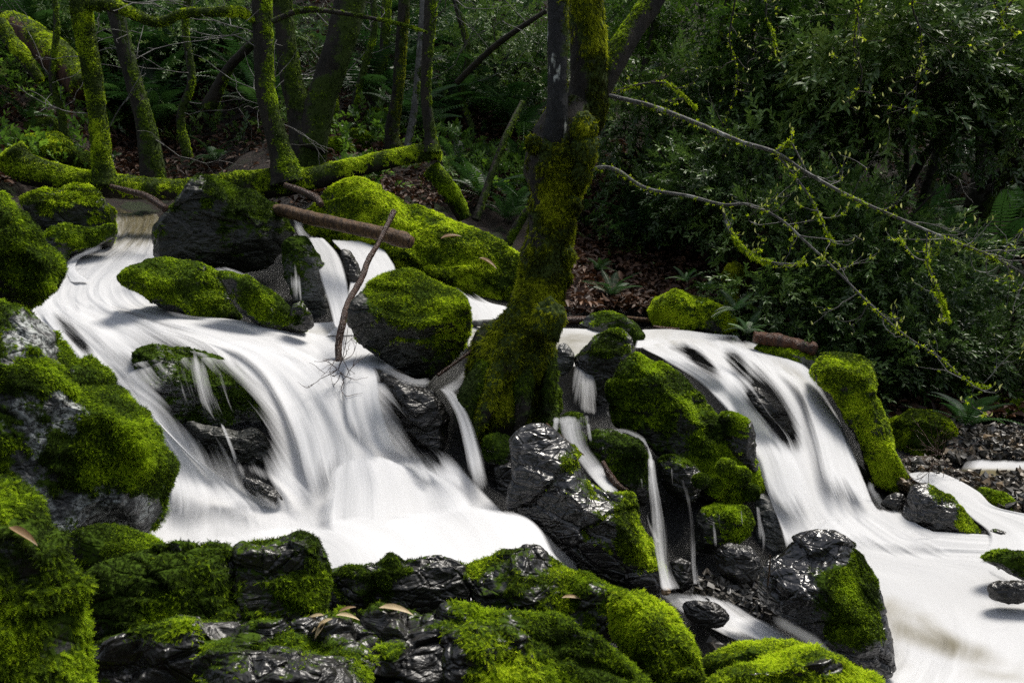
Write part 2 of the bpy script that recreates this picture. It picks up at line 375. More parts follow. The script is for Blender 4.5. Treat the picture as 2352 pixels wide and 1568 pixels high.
mk('valley_floor', q, np.array([[0, 1, 2, 3]]), SOIL, kind='structure')
# steep far bank closing the gorge behind the trees
def hill(xr, yf, zf, name):
    u, v = np.meshgrid(np.linspace(*xr, 60), np.linspace(0, 1, 24)); V = np.stack([u, yf(u, v), zf(u, v)], -1).reshape(-1, 3)
    V += fbm(V*.25, 3)[:, None]*np.array([.3, .9, .9]); mk(name, V, grid_faces(60, 24)[:, ::-1], SOIL, kind='structure')
hill((-30, 30), lambda u, v: 17.5+v*14, lambda u, v: 3+v*15, 'hill')
# ------------------------------------------------------------------ water
THIN = [(450,890,185,88,42,.74),(530,990,140,95,58,.78),(430,930,70,60,40,.55),(603,1122,60,24,33,.75),(172,772,70,17,48,.75),(955,940,95,70,60,.8),(985,1030,70,45,60,.7),(300,725,60,12,28,.3),
        (1765,930,95,40,56,.85),(1800,985,60,26,60,.6),(1612,835,62,20,42,.75),(1690,835,22,40,-30,.6),(1735,925,30,18,40,.5),(1560,800,30,10,20,.5),(150,590,30,15,-40,.2),(885,1180,10,60,0,.12),(1680,780,40,10,10,.5),(1790,795,60,22,20,.6),(1895,885,24,60,-28,.5)]
def thin(px, py):
    f = np.ones_like(px)
    for cx, cy, rx, ry, a, s in THIN:
        a = math.radians(a); dx, dy = px-cx, py-cy
        u = (dx*math.cos(a)+dy*math.sin(a))/rx; v = (-dx*math.sin(a)+dy*math.cos(a))/ry
        f *= 1 - s*.92*sst(1.5, .35, np.sqrt(u*u+v*v))
    return f
CLEAR = [(2080,1425,190,50,22,.55),(2010,1490,110,40,30,.4),(2220,1500,190,34,15,.4),(1960,1440,60,70,0,.3),(2300,1560,160,20,8,.35),(330,520,60,40,0,.3),(1830,860,70,14,25,.3),(2300,1090,160,12,3,.5)]
def clearf(px, py):
    f = np.zeros_like(px)
    for cx, cy, rx, ry, a, s in CLEAR:
        a = math.radians(a); dx, dy = px-cx, py-cy
        f += s*sst(1.5, .2, np.sqrt(((dx*math.cos(a)+dy*math.sin(a))/rx)**2+((-dx*math.sin(a)+dy*math.cos(a))/ry)**2))
    return f
BULGE = [(440,890,250,150,42,.24),(540,1000,110,110,60,.1),(955,945,110,90,60,.22),(1765,925,110,60,56,.16),(603,1122,70,30,33,.12),(1620,840,60,40,42,.1)]
def bulgef(px, py):
    f = np.zeros_like(px)
    for cx, cy, rx, ry, a, s in BULGE:
        a = math.radians(a); dx, dy = px-cx, py-cy
        f += s*sst(1.3, .2, np.sqrt(((dx*math.cos(a)+dy*math.sin(a))/rx)**2+((-dx*math.sin(a)+dy*math.cos(a))/ry)**2))
    return f
class Water:
    def __init__(s): s.V = []; s.F = []; s.fl = []; s.th = []; s.cl = []; s.k = 0; s.seed = 0
    def add(s, rows, al=1.0, el=.08, er=.08, es=.05, ee=.05, off=.0, nu=40, nv=70, swell=.03, clear=0., usethin=True, yabs=None, sc_=1.0):
        """rows: polylines across the flow, upstream to downstream; off lifts the sheet off the bed"""
        s.seed += 1
        if nu <= 30:
            el = max(el, .5); er = max(er, .5); al = [x*.68 for x in (al if not np.isscalar(al) else [al, al])]
            rows = [[tuple(np.array(p[:2])+(np.array(p[:2])-np.mean([c[:2] for c in r], 0))*.7) for p in r] for r in rows]
        R = []
        for r in rows:
            r = np.array([(p[0], p[1], p[2] if len(p) > 2 else 0) for p in r], float)
            t = np.r_[0, np.cumsum(np.linalg.norm(np.diff(r[:, :2], axis=0), axis=1))]; t /= t[-1]
            tt = np.linspace(0, 1, 7); q = np.stack([np.interp(tt, t, r[:, k]) for k in range(3)], -1); R.append(cr(q, nu))
        R = np.array(R); G = np.stack([cr(R[:, j], nv) for j in range(nu)], 1)      # nv, nu, 3
        px, py, dy = G[..., 0], G[..., 1], G[..., 2]
        Y = D(px, py) if yabs is None else np.interp(np.linspace(0, 1, nv), np.linspace(0, 1, len(yabs)), yabs)[:, None]*np.ones_like(px)
        P = at(px, py, Y - off + dy - bulgef(px, py))
        wid = np.linalg.norm(np.diff(P, axis=1), axis=2).sum(1).mean(); vlen = np.r_[0, np.cumsum(np.linalg.norm(np.diff(P[:, nu//2], axis=0), axis=1))]
        u = np.linspace(0, 1, nu)[None]*np.ones((nv, 1)); v = np.linspace(0, 1, nv)[:, None]*np.ones((1, nu))
        fl = np.stack([u*wid*sc_, vlen[:, None]*np.ones((1, nu)), np.full_like(u, s.seed*3.7)], -1)
        w1 = fbm((fl*np.array([7, 1.1, 1])).reshape(-1, 3), 3).reshape(u.shape); w2 = fbm((fl*np.array([11, 1.1, 1])).reshape(-1, 3), 2).reshape(u.shape)
        P[..., 1] -= swell*.7*(w1 + .25*w2); P[..., 2] += swell*.4*w1
        if np.isscalar(al): al = [al, al]
        a = np.interp(np.linspace(0, 1, nv), np.linspace(0, 1, len(al)), al)[:, None]
        j = (w2*.5+.5)
        e = sst(0, 1, u/max(el, 1e-3)*(.5+j)) * sst(0, 1, (1-u)/max(er, 1e-3)*(.5+j)) * sst(0, 1, v/max(es, 1e-3)*(.5+j)) * sst(0, 1, (1-v)/max(ee, 1e-3)*(.5+j))
        th = a*e
        if usethin: th = th*thin(px, py)
        if not np.isscalar(clear): clear = np.interp(np.linspace(0, 1, nv), np.linspace(0, 1, len(clear)), clear)[:, None]
        s.V.append(P.reshape(-1, 3)); s.F.append(grid_faces(nu, nv)[:, ::-1]+s.k); s.k += nu*nv
        s.fl.append(fl.reshape(-1, 3)); s.th.append(th.ravel()); s.cl.append((clear*np.ones_like(u)+clearf(px, py)).ravel())
    def splash(s, pts, wd, Y, a=.5):
        p = cr(np.array(pts, float), 9); t = np.gradient(p, axis=0); nn = np.stack([-t[:, 1], t[:, 0]], -1); nn /= np.linalg.norm(nn, axis=1, keepdims=True); rs = np.random.RandomState(int(pts[0][0]))
        k = wd*(.7+.6*rs.rand(9)); s.add([[tuple(p[i]-nn[i]*k[i]), tuple(p[i]+nn[i]*k[i])] for i in range(9)], al=a, el=.5, er=.5, es=.3, ee=.3, nu=31, nv=60, yabs=[Y, Y] if np.isscalar(Y) else Y, usethin=False, swell=.01)
    def build(s, name):
        mk(name, np.vstack(s.V), np.vstack(s.F), WATER, attrs=dict(flow=np.vstack(s.fl), thick=np.concatenate(s.th), clear=np.concatenate(s.cl)), kind='structure')
W = Water()
# main fall: broad sheet from the top chute to the left pool
W.add([[(258,490),(320,492),(392,490)],[(262,515),(315,515),(382,508)],[(225,560),(290,560),(372,550)],[(135,610),(230,605),(368,595)],
       [(85,655),(190,655),(330,650)],[(62,705),(200,700),(390,712)],[(110,765),(300,745),(560,735)],[(170,830),(400,790),(765,775)],
       [(215,890),(480,850),(840,830)],[(290,950),(560,930),(930,905)],[(340,1020),(640,1020),(1010,1000)],[(360,1100),(690,1100),(1090,1090)],
       [(350,1180),(740,1190),(1180,1180)],[(330,1260),(780,1270),(1290,1270)],[(330,1340),(820,1340),(1380,1370)]],
      al=[1.0,.95,.95,1,1,.95,.92,.9,.86,.84,.84,.86,.95,1.1,1.1], el=.03, er=.04, es=.01, ee=.01, nu=110, nv=230, swell=.035, off=.05, clear=[.75,.62,.5,.12,.05,0,0,0,0,0,0,0,0,0,0])
# upper pool feeding the chute
W.add([[(240,470),(330,470),(400,470)],[(245,492),(330,492),(400,491)]], al=1.1, nu=16, nv=8, swell=.004, clear=.9, el=.02, er=.02, es=.02, ee=0.01)
# left strand of the upper chute
W.add([[(210,545),(245,530)],[(165,575),(205,575)],[(145,610),(180,620)],[(150,650),(220,650)]], al=[.5,.9,1,1], el=.3, er=.3, off=.1)
# folded ridges in the upper left flow
W.add([[(90,690),(260,672)],[(110,720),(300,705)],[(170,770),(400,740)],[(230,840),(520,800)],[(300,900),(640,890)]], al=[.6,.9,.9,.7], el=.3, er=.35, es=.3, ee=.4, off=.09, swell=.05)
W.add([[(80,700),(150,690)],[(105,745),(190,730)],[(160,800),(260,790)],[(215,870),(340,860)],[(300,950),(430,1000)]], al=[.7,1,.9,.7], el=.15, er=.5, es=.2, ee=.4, off=.10, swell=.05)
# left leg of the fall between big boulder and dark rock
W.add([[(285,840),(370,930)],[(310,910),(400,1000)],[(345,980),(490,1075)],[(370,1060),(590,1130)],[(370,1150),(680,1190)],[(345,1260),(700,1270)]], al=[.6,.85,.9,.9,.9], el=.08, er=.4, es=.35, ee=.4, off=.12, swell=.05)
# right leg arching over the dark rock
W.add([[(330,760),(620,760)],[(440,775),(760,815)],[(545,830),(830,880)],[(600,900),(880,960)],[(640,980),(910,1060)],[(665,1060),(900,1130)],[(680,1140),(920,1200)],[(660,1230),(960,1260)]], al=[.8,1,1,.95,.9,.8], el=.25, er=.3, es=.3, ee=.45, off=.13, swell=.05)
W.add([[(540,950),(600,960)],[(575,1010),(650,1020)],[(600,1080),(690,1080)],[(640,1140),(760,1150)],[(650,1200),(800,1210)]], al=[.3,.5,.6,.7,.7], el=.5, er=.5, es=.2, ee=.5, off=.16)
# dome fall lower centre
W.add([[(760,1060),(860,1035),(960,1060)],[(735,1090),(860,1060),(1030,1095)],[(720,1140),(870,1110),(1095,1130)],[(700,1190),(880,1180),(1140,1175)],[(690,1240),(880,1240),(1170,1215)]], al=[1,1,.92,.95,1], el=.2, er=.2, es=.3, ee=.2, off=.22, swell=.06)
# centre strands at the stick and right strand beside the tree
W.add([[(780,815),(860,830)],[(775,860),(885,870)],[(770,930),(900,940)],[(780,1000),(930,1020)],[(790,1080),(980,1070)]], al=[.8,.85,.85,.9,1], el=.3, er=.3, es=.2, ee=.4, off=.17, swell=.05)
W.add([[(985,880),(1040,890)],[(1005,900),(1068,915)],[(1035,950),(1095,970)],[(1050,1010),(1118,1040)],[(1060,1080),(1140,1110)],[(1060,1150),(1175,1170)]], al=[.9,.72,.62,.6,.6,.7], el=.4, er=.4, es=.12, ee=.3, off=.16, swell=.04)
W.add([[(890,950),(1000,1000)],[(900,1000),(1040,1040)],[(910,1060),(1075,1090)],[(930,1120),(1110,1140)]], al=[.25,.5,.7,.9], el=.4, er=.3, es=.3, ee=.3, off=.24)
W.add([[(1130,790),(1150,800)],[(1080,830),(1115,840)],[(1040,865),(1075,880)],[(1000,885),(1045,910)]], al=[.55,.5,.5,.8], el=.4, er=.4, es=.3, off=.12)
# foam pool at the base, boiling over to the right
W.add([[(330,1240),(720,1180),(1120,1150),(1200,1170)],[(400,1260),(760,1215),(1150,1185),(1255,1215)],[(500,1290),(800,1270),(1100,1250),(1300,1290)],[(500,1400),(800,1380),(1150,1380),(1400,1400)]], al=1.15, el=.02, er=.05, es=.45, ee=.02, off=.26, swell=.05, nu=90, nv=60, sc_=.5)
# thin strand on dark rock
W.add([[(500,962),(508,962)],[(515,1000),(527,1000)],[(532,1050),(545,1050)],[(538,1095),(548,1095)]], al=.8, el=.5, er=.5, es=.2, ee=.4, off=.5, nu=10, nv=30, swell=.005, usethin=False)
W.add([[(330,800),(430,790),(540,830)],[(320,850),(430,850),(570,890)],[(340,910),(450,930),(600,960)],[(400,980),(500,1010),(640,1040)]], al=[.34,.24,.18,.12], el=.3, er=.3, es=.3, ee=.4, off=.42, usethin=False, swell=.02)
W.build('waterfall')
W = Water()
# upper centre falls and mid pool
W.add([[(755,550),(870,548)],[(790,590),(900,590)],[(800,640),(915,625)],[(790,690),(905,680)],[(770,745),(880,740)],[(740,775),(870,770)]], al=[1,1,1,1,1], el=.12, er=.1, off=.05, clear=[.25,0,0])
W.add([[(695,540),(745,545)],[(708,580),(785,590)],[(728,640),(805,650)],[(748,700),(810,710)],[(760,755),(815,760)]], al=[1,.95,.95,.9,.95], el=.3, er=.25, off=.30, clear=[.1,0], swell=.03)
W.add([[(662,500),(690,503)],[(672,520),(698,522)],[(685,545),(715,548)]], al=[.8,.9,.9], el=.3, er=.3, off=.36, nu=14, nv=20)
W.add([[(664,600),(690,600)],[(664,650),(695,650)],[(665,700),(700,700)]], al=[.15,.7,.45], el=.4, er=.5, off=.5, nu=14, nv=30)
W.add([[(690,625),(715,630)],[(690,670),(718,670)],[(692,715),(725,720)]], al=[.0,.35,.3], el=.4, er=.5, off=.5, nu=14, nv=30)
W.add([[(640,745),(760,735),(880,735),(1000,745)],[(620,765),(760,760),(880,765),(1010,770)],[(640,790),(760,790),(880,800),(1020,800)],[(740,820),(800,830),(880,860),(1010,850)]], al=1.1, el=.1, er=.05, es=.1, ee=.1, off=.03, clear=[.2,.45,.1,.1], sc_=.3)
W.add([[(480,615),(515,610)],[(510,628),(560,626)],[(560,640),(592,650)],[(590,670),(612,680)],[(612,705),(632,712)],[(622,735),(640,738)]], al=[.65,.7,.6,.55,.45,.3], el=.4, er=.4, off=.42, nu=14, nv=50, swell=.006)
# stream behind the green boulder
W.add([[(985,630),(1060,640)],[(1040,680),(1120,690)],[(1070,705),(1170,705)],[(1075,730),(1190,730)],[(1070,760),(1200,760)],[(1060,800),(1200,800)]], al=[.5,.85,1,1.05,1.05,1], el=.15, er=.1, es=.3, off=.05, clear=[0,.1,.1,.5,.5])
# pool right of the tree
W.add([[(1280,752),(1330,752),(1400,752)],[(1270,775),(1340,775),(1420,775)],[(1270,805),(1330,810),(1400,815)],[(1280,840),(1330,845),(1360,850)]], al=1.1, es=.1, off=.03, clear=[.3,.55,.6,.3], sc_=.3, nu=40, nv=30, swell=.015)
# cascade strands
W.add([[(1325,812),(1358,815)],[(1318,845),(1362,850)],[(1308,885),(1368,890)],[(1300,930),(1375,935)],[(1285,965),(1380,965)]], al=[.95,.8,.66,.66,.8], el=.3, er=.4, es=.25, ee=.25, off=.12, swell=.02, nu=29)
W.add([[(1262,950),(1345,945)],[(1255,965),(1350,962)],[(1265,985),(1345,985)]], al=.9, es=.4, ee=.4, off=.4, nu=29, nv=20)
W.add([[(1340,1060),(1380,1050)],[(1352,1090),(1395,1080)],[(1372,1115),(1412,1112)],[(1400,1140),(1432,1145)]], al=1., es=.3, ee=.3, off=.34, nu=24, nv=30)
W.add([[(1632,1170),(1642,1170)],[(1636,1230),(1650,1230)],[(1640,1290),(1655,1290)]], al=[.3,.5,.4], es=.3, ee=.4, off=.4, nu=12, nv=40)
W.add([[(1270,945),(1350,940)],[(1262,985),(1358,980)],[(1285,1030),(1365,1020)],[(1320,1075),(1392,1060)],[(1360,1110),(1400,1100)],[(1390,1135),(1425,1135)]], al=[.75,.58,.52,.55,.7,.7], el=.4, er=.45, es=.15, off=.4, swell=.03)
W.add([[(1418,845),(1450,815)],[(1405,880),(1425,870)],[(1385,930),(1405,930)],[(1370,960),(1395,960)],[(1380,985),(1420,990)]], al=[.9,.5,.35,.6,.5], el=.4, er=.4, off=.3, nu=16, nv=50)
W.add([[(1390,985),(1400,1000)],[(1430,982),(1435,1000)],[(1470,998),(1470,1018)],[(1485,1020),(1500,1050)],[(1488,1080),(1505,1080)]], al=[.5,.6,.7,.8], el=.4, er=.4, off=.35, nu=12, nv=40)
W.add([[(1486,1045),(1506,1045)],[(1487,1100),(1515,1100)],[(1488,1160),(1530,1160)],[(1492,1230),(1540,1230)],[(1505,1300),(1545,1300)],[(1510,1360),(1580,1365)]], al=[.95,.9,.75,.75,.85,1], el=.35, er=.45, off=.3, nu=26, nv=70, swell=.02)
W.add([[(1558,1090),(1590,1090)],[(1572,1150),(1596,1150)],[(1582,1220),(1604,1220)],[(1585,1300),(1606,1300)],[(1588,1345),(1612,1350)]], al=[.35,.5,.45,.5,.5], el=.5, er=.5, off=.25, nu=14, nv=60, swell=.01)
W.add([[(1720,1130),(1752,1130)],[(1728,1180),(1765,1185)],[(1738,1230),(1775,1235)],[(1742,1280),(1770,1285)]], al=[.45,.5,.6,.4], el=.4, er=.5, off=.45, nu=18, nv=40, swell=.01)
W.add([[(1495,1150),(1505,1150)],[(1480,1190),(1500,1190)],[(1500,1250),(1530,1250)]], al=[.2,.5,.6], el=.5, er=.5, off=.5, nu=10, nv=30)
W.build('waterfall')
W = Water()
# fine trickles over the dark step between the two falls
for k_, (x0, y0, x1, y1, wd_, a_) in enumerate([(1275,955,1268,1000,10,.6),(1300,1000,1292,1060,8,.5),(1345,965,1352,1030,9,.55),(1425,985,1432,1060,5,.5),(1452,1000,1458,1090,4,.5),(1540,1060,1546,1160,5,.45),(1650,1170,1654,1240,4,.45),(1700,1160,1706,1235,4,.4),(1735,1150,1748,1270,9,.5),(1470,1090,1476,1150,5,.5),(1395,960,1388,930,7,.5),(1385,1000,1380,1050,6,.5)]):
    W.add([[(x0, y0), (x0+wd_, y0+2)], [(x0*.6+x1*.4-2, y0*.6+y1*.4), (x0*.6+x1*.4+wd_*1.2, y0*.6+y1*.4)], [(x1-3, y1), (x1+wd_*1.6, y1)]], al=[a_*1.3, a_*1.1, a_], es=.25, ee=.4, off=.42, nu=12, nv=40, swell=.006, usethin=False)
# right fall
for pts, wd, Yb, a in [([(860,818),(900,852),(960,877),(1010,864)],20,4.78,.5),([(330,692),(380,716),(450,730),(540,742),(620,768),(700,766)],14,5.3,.5),([(1745,1400),(1800,1432),(1870,1472),(1930,1518),(2000,1548)],26,3.2,.55),
    ([(1175,1180),(1230,1225),(1300,1292),(1340,1328)],22,3.9,.55),([(2075,1202),(2130,1230),(2200,1245),(2260,1247)],14,4.6,.5),([(1985,1095),(2010,1140),(2045,1185)],18,4.9,.55),([(352,1240),(385,1180),(415,1120)],16,3.45,.5),
    ([(2250,1300),(2300,1328),(2352,1350)],14,4.05,.5),([(2262,1362),(2300,1388),(2360,1388)],14,3.85,.5),([(140,612),(190,584),(250,562)],14,6.6,.5),([(1500,1345),(1540,1372),(1600,1372)],16,3.9,.6),([(560,1150),(610,1160),(655,1165)],16,3.95,.4),([(880,1010),(950,1062),(1010,1085)],24,4.4,.4)]:
    W.splash(pts, wd, Yb, a)
W.add([[(1460,790),(1560,772),(1700,772),(1790,790)],[(1480,805),(1580,800),(1720,805),(1850,835)],[(1530,830),(1630,830),(1760,850),(1890,880)],
       [(1600,870),(1690,880),(1800,900),(1915,930)],[(1655,930),(1730,940),(1830,960),(1945,985)],[(1715,990),(1780,1000),(1870,1020),(1970,1050)],
       [(1740,1080),(1800,1090),(1890,1090),(1995,1110)],[(1765,1150),(1830,1160),(1930,1165),(2025,1170)],[(1790,1215),(1880,1225),(1990,1220),(2100,1220)],[(1800,1290),(1920,1300),(2080,1300),(2250,1290)]],
      al=[.95,.88,.86,.88,.9,.92,.95,1.0,1.05,1.1], el=.04, er=.05, es=.06, ee=.14, off=.06, nu=110, nv=150, swell=.03, clear=[.4,.25,.1,0,0,0,0,0,0,0])
W.add([[(1700,800),(1820,840)],[(1760,840),(1890,890)],[(1820,900),(1930,960)],[(1850,990),(1965,1050)],[(1870,1090),(1995,1120)],[(1900,1200),(2060,1215)]], al=[.5,.85,1,1,1], el=.4, er=.2, es=.3, ee=.3, off=.16, swell=.05)
W.add([[(1470,805),(1560,795)],[(1540,840),(1640,830)],[(1610,890),(1720,870)],[(1680,960),(1770,950)],[(1730,1040),(1840,1040)],[(1755,1140),(1900,1150)],[(1800,1230),(1960,1250)]], al=[.7,.85,.9,.9,1,1], el=.2, er=.4, es=.2, ee=.3, off=.14, swell=.05)
W.add([[(1470,755),(1560,755),(1700,770)],[(1460,770),(1560,772),(1720,790)],[(1450,800),(1560,800),(1750,820)]], al=1.05, el=.06, er=.1, es=.12, off=.02, clear=[.3,.3,.2], sc_=.3)
# lower right pool, running off to the right
W.add([[(1880,1190),(2000,1160),(2060,1165)],[(1850,1235),(2060,1200),(2130,1215)],[(1900,1290),(2080,1260),(2240,1225)],[(1960,1360),(2150,1330),(2420,1285),(2900,1260)],[(2010,1430),(2200,1400),(2480,1370),(2950,1340)],[(2030,1500),(2230,1480),(2520,1455),(3000,1430)],[(1990,1560),(2200,1560),(2540,1545),(3050,1530)],[(1900,1680),(2200,1680),(2560,1680),(3100,1680)]],
      al=[1.15,1.15,1.1,1,.88,.8,.82,.9], el=.02, er=.02, es=.1, ee=.01, off=.05, nu=120, nv=150, swell=.02, sc_=.45)
W.add([[(1960,1600),(1950,1450),(1940,1290)],[(2060,1640),(2040,1480),(2020,1290)],[(2200,1680),(2190,1500),(2180,1300)],[(2360,1700),(2350,1520),(2340,1320)],[(2560,1720),(2550,1560),(2540,1360)]], al=[.3,.7,.75,.8,.8], el=.1, er=.5, es=.3, ee=.02, off=.035, nu=90, nv=110, swell=.045, sc_=.5)
# stream from behind on the right bank
W.add([[(2190,1045),(2280,1050),(2460,1058)],[(2180,1060),(2280,1066),(2460,1075)],[(2170,1075),(2280,1085),(2460,1100)],[(2150,1088),(2280,1100),(2460,1115)]], al=.72, el=.3, er=.02, es=.3, ee=.3, off=.0, sc_=.3, clear=[0,.15,.6,.7], swell=.005)
W.add([[(2080,1085),(2150,1080)],[(2100,1105),(2200,1100)],[(2150,1125),(2250,1130)],[(2190,1155),(2290,1165)],[(2230,1190),(2400,1190)],[(2265,1230),(2560,1240)],[(2230,1290),(2750,1290)]], al=[1,1,1.05,1.1,1.1,1.1], el=.1, er=.06, off=.08, nu=50, nv=80, swell=.03)
# outflow under the cascade in the centre foreground
W.add([[(1500,1355),(1590,1350),(1680,1370)],[(1500,1380),(1600,1375),(1720,1395)],[(1540,1410),(1640,1415),(1790,1440)],[(1620,1450),(1720,1460),(1860,1490)],[(1700,1490),(1800,1500),(1920,1540)],[(1780,1570),(1900,1580),(2000,1600)]], al=[.85,.72,.72,.8,.9,1], el=.3, er=.3, es=.25, off=.06, nu=60, nv=80, swell=.04, clear=[.1,.25,.15,0,0])
W.add([[(1640,1400),(1700,1400)],[(1650,1430),(1780,1430)],[(1690,1460),(1850,1470)],[(1790,1480),(1930,1530)]], al=[.3,.8,.8,.6], el=.4, er=.4, es=.3, ee=.3, off=.16, swell=.05)
W.build('waterfall')
# ------------------------------------------------------------------ boulders
def ico(sub):
    t = (1+5**.5)/2
    V = nz(np.array([(-1,t,0),(1,t,0),(-1,-t,0),(1,-t,0),(0,-1,t),(0,1,t),(0,-1,-t),(0,1,-t),(t,0,-1),(t,0,1),(-t,0,-1),(-t,0,1)], float))
    F = np.array([(0,11,5),(0,5,1),(0,1,7),(0,7,10),(0,10,11),(1,5,9),(5,11,4),(11,10,2),(10,7,6),(7,1,8),(3,9,4),(3,4,2),(3,2,6),(3,6,8),(3,8,9),(4,9,5),(2,4,11),(6,2,10),(8,6,7),(9,8,1)])
    for _ in range(sub):
        E = np.sort(np.vstack([F[:, [0, 1]], F[:, [1, 2]], F[:, [2, 0]]]), axis=1); u, inv = np.unique(E, axis=0, return_inverse=True); inv = inv.ravel()
        m = len(F); k = len(V); V = np.vstack([V, nz(V[u[:, 0]]+V[u[:, 1]])]); a, b, c = inv[:m]+k, inv[m:2*m]+k, inv[2*m:]+k
        F = np.vstack([np.c_[F[:, 0], a, c], np.c_[F[:, 1], b, a], np.c_[F[:, 2], c, b], np.c_[a, b, c]])
    return V, F
ICO = {k: ico(k) for k in (3, 4, 5, 6)}
FROND = tmpl_moss_frond(5); SPRIG = tmpl_sprig()
def moss_on(V, F, mask, n, size, rs, mat, parent, tmpl='sprig', droop=.5, lay=.75, cull=-.35, tone=0., name='moss', origin=np.zeros(3), flat=0.):
    """leafy moss growing on V, F (world coordinates) where mask > 0"""
    wt = sst(.34, .7, mask)*sst(-.35, .25, fbm(V*17+3, 2)+(mask-.45)*1.1)
    n = int(n*1.35); size = size*.76
    P, N, A = sample(V, F, wt, n, rs)
    if len(P) == 0: return None
    fc = (nz(CAM-P)*N).sum(1) > cull; P, N = P[fc], N[fc]
    cl = fbm(P*9, 2)
    dirs = nz(N*((.55+.4*rs.rand(len(P)))*(1-flat))[:, None] + rs.randn(len(P), 3)*lay*.6 + np.array([0, 0, -1])*droop*(.6+.8*rs.rand(len(P)))[:, None])
    X, Y_, Z = frames(dirs, N+rs.randn(len(P), 3)*.2)
    tv, tf = FROND if tmpl == 'frond' else SPRIG
    sz = size*(.55+.75*rs.rand(len(P)))*(1+.5*cl)
    vv, ff = instance(tv, tf, P-N*(size*.15), X, Y_, Z, sz)
    rnd = np.clip(.42 + tone + 1.1*cl + .5*fbm(P*3.1, 2) + .33*rs.randn(len(P)), 0, 1)
    o = mk(name, vv-origin, ff, mat, parent=parent, attrs=dict(rnd=np.repeat(rnd, len(tv))), smooth=False)
    return o
def poly_R(poly, th, c, n=720):
    P = np.vstack([poly, poly[:1]])-c; best = np.zeros(len(th)); d = np.stack([np.cos(th), np.sin(th)], -1)
    for a, b in zip(P[:-1], P[1:]):
        e = b-a; den = d[:, 0]*e[1]-d[:, 1]*e[0]; den = np.where(np.abs(den) < 1e-12, 1e-12, den)
        t = (a[0]*e[1]-a[1]*e[0])/den; s = (a[0]*d[:, 1]-a[1]*d[:, 0])/den
        ok = (t > 0) & (s >= -1e-6) & (s <= 1+1e-6); best = np.where(ok & (t > best), t, best)
    return best
BN = [0]
def boulder(poly, Y, label, mat=None, moss=None, mb=.0, md=(0, -.1, 1), mn=6000, ms=.013, depth=.8, k=2.6, sub=5, cen=None, planes=None, npl=11, disp=.05,
            rid=.085, seed=None, tmpl='sprig', tone=0., mscale=2.2, mamp=.9, bulge=.02, name='boulder', cat='boulder', group=None, mspread=1.0, clear=(), droop=.5, lay=.75, blk=.035, cells=26, fine=0, flat=0.):
    BN[0] += 1; rs = np.random.RandomState(seed if seed is not None else int(abs(np.array(poly, float)).sum()) % 99991)
    mat = mat or M_ROCKD; poly = np.array(poly, float)
    ctr = np.array(cen, float) if cen else (poly.min(0)+poly.max(0))/2*.5+poly.mean(0)*.5
    f = nz(ray(*ctr)); C = at(ctr[0], ctr[1], Y); r = nz(np.cross(f, [0, 0, 1])); u = np.cross(r, f)
    rr = ray(poly[:, 0], poly[:, 1]); dist = ((C-CAM)@f)/(rr@f); W3 = CAM+rr*dist[:, None]-C
    pl = np.stack([W3@r, W3@u], -1)
    # one round of corner cutting so that the outline is not a polygon
    for _ in range(2): pl = np.stack([pl*.8+np.roll(pl, -1, 0)*.2, pl*.2+np.roll(pl, -1, 0)*.8], 1).reshape(-1, 2)
    U, F = ICO[sub]; p = U.copy()
    if planes is None:
        planes = []
        for _ in range(npl):
            a = rs.rand()*2*math.pi; e = rs.uniform(.45, 1.3); planes.append((math.cos(a)*math.cos(e), -math.sin(e), math.sin(a)*math.cos(e), rs.uniform(.7, .88)))
        planes += [(0, -.45, .9, .78), (rs.uniform(-.3, .3), -.95, -.15, .72)]
    p = np.sign(p)*np.abs(p)**1.0
    for a, b, c, d in planes:
        nn = nz(np.array([a, b, c], float)); over = np.maximum(p@nn-d, 0); p = p-nn*over[:, None]
    rad = np.sqrt(p[:, 0]**2+p[:, 2]**2); th = np.arctan2(p[:, 2], p[:, 0]); R = poly_R(pl, th, np.zeros(2))
    base = np.sqrt(U[:, 0]**2+U[:, 2]**2); sh = np.where(rad > 1e-6, rad/np.maximum(rad, 1e-6), 0)
    rad2 = 1-(1-np.clip(rad, 0, 1))**(k/2.)
    mr = np.sqrt(np.mean(R**2)); dd = -p[:, 1]*mr*depth
    V = C + (np.cos(th)*rad2*R)[:, None]*r + (np.sin(th)*rad2*R)[:, None]*u + (-dd)[:, None]*f
    N = vnorm(V, F); s0 = rs.rand(3)*40
    if ((V-C)*N).sum() < 0: F = F[:, ::-1]; N = -N
    q = V/mr
    if fine: h0 = fine
    h = disp*mr*1.1*fbm(q*1.7+s0, 4) + rid*mr*(ridge(q*np.array([1.6, 1.6, 2.6])+s0, 4)-.2)*.8 + .012*mr*fbm(q*14+s0, 3)
    if blk:
        cen_ = q[rs.choice(len(q), cells)]; cen_ = cen_+rs.randn(*cen_.shape)*.03; aw = np.array([.8, 1, 1.5]); qq = q+.06*np.stack([fbm(q*3+s0+k_*9, 3) for k_ in range(3)], -1); best = np.full(len(q), 1e9); ci = np.zeros(len(q), int); sec = best.copy()
        for k_ in range(cells):
            d_ = (((qq-cen_[k_])*aw)**2).sum(1); m_ = d_ < best; sec = np.where(m_, best, np.minimum(sec, d_)); ci[m_] = k_; best = np.where(m_, d_, best)
        tilt = rs.randn(cells, 3)*.55; offc = rs.uniform(-1, .7, cells); e_ = np.sqrt(sec)-np.sqrt(best)
        h += blk*mr*(offc[ci]+((qq-cen_[ci])*tilt[ci]).sum(1)*1.6 - .55*sst(.05, 0, e_))
    V = V + N*h[:, None]; N = vnorm(V, F)
    mdn = nz(np.array(md, float)); ns = fbm(V*mscale+s0, 4); nf = fbm(V*mscale*5+s0, 3)
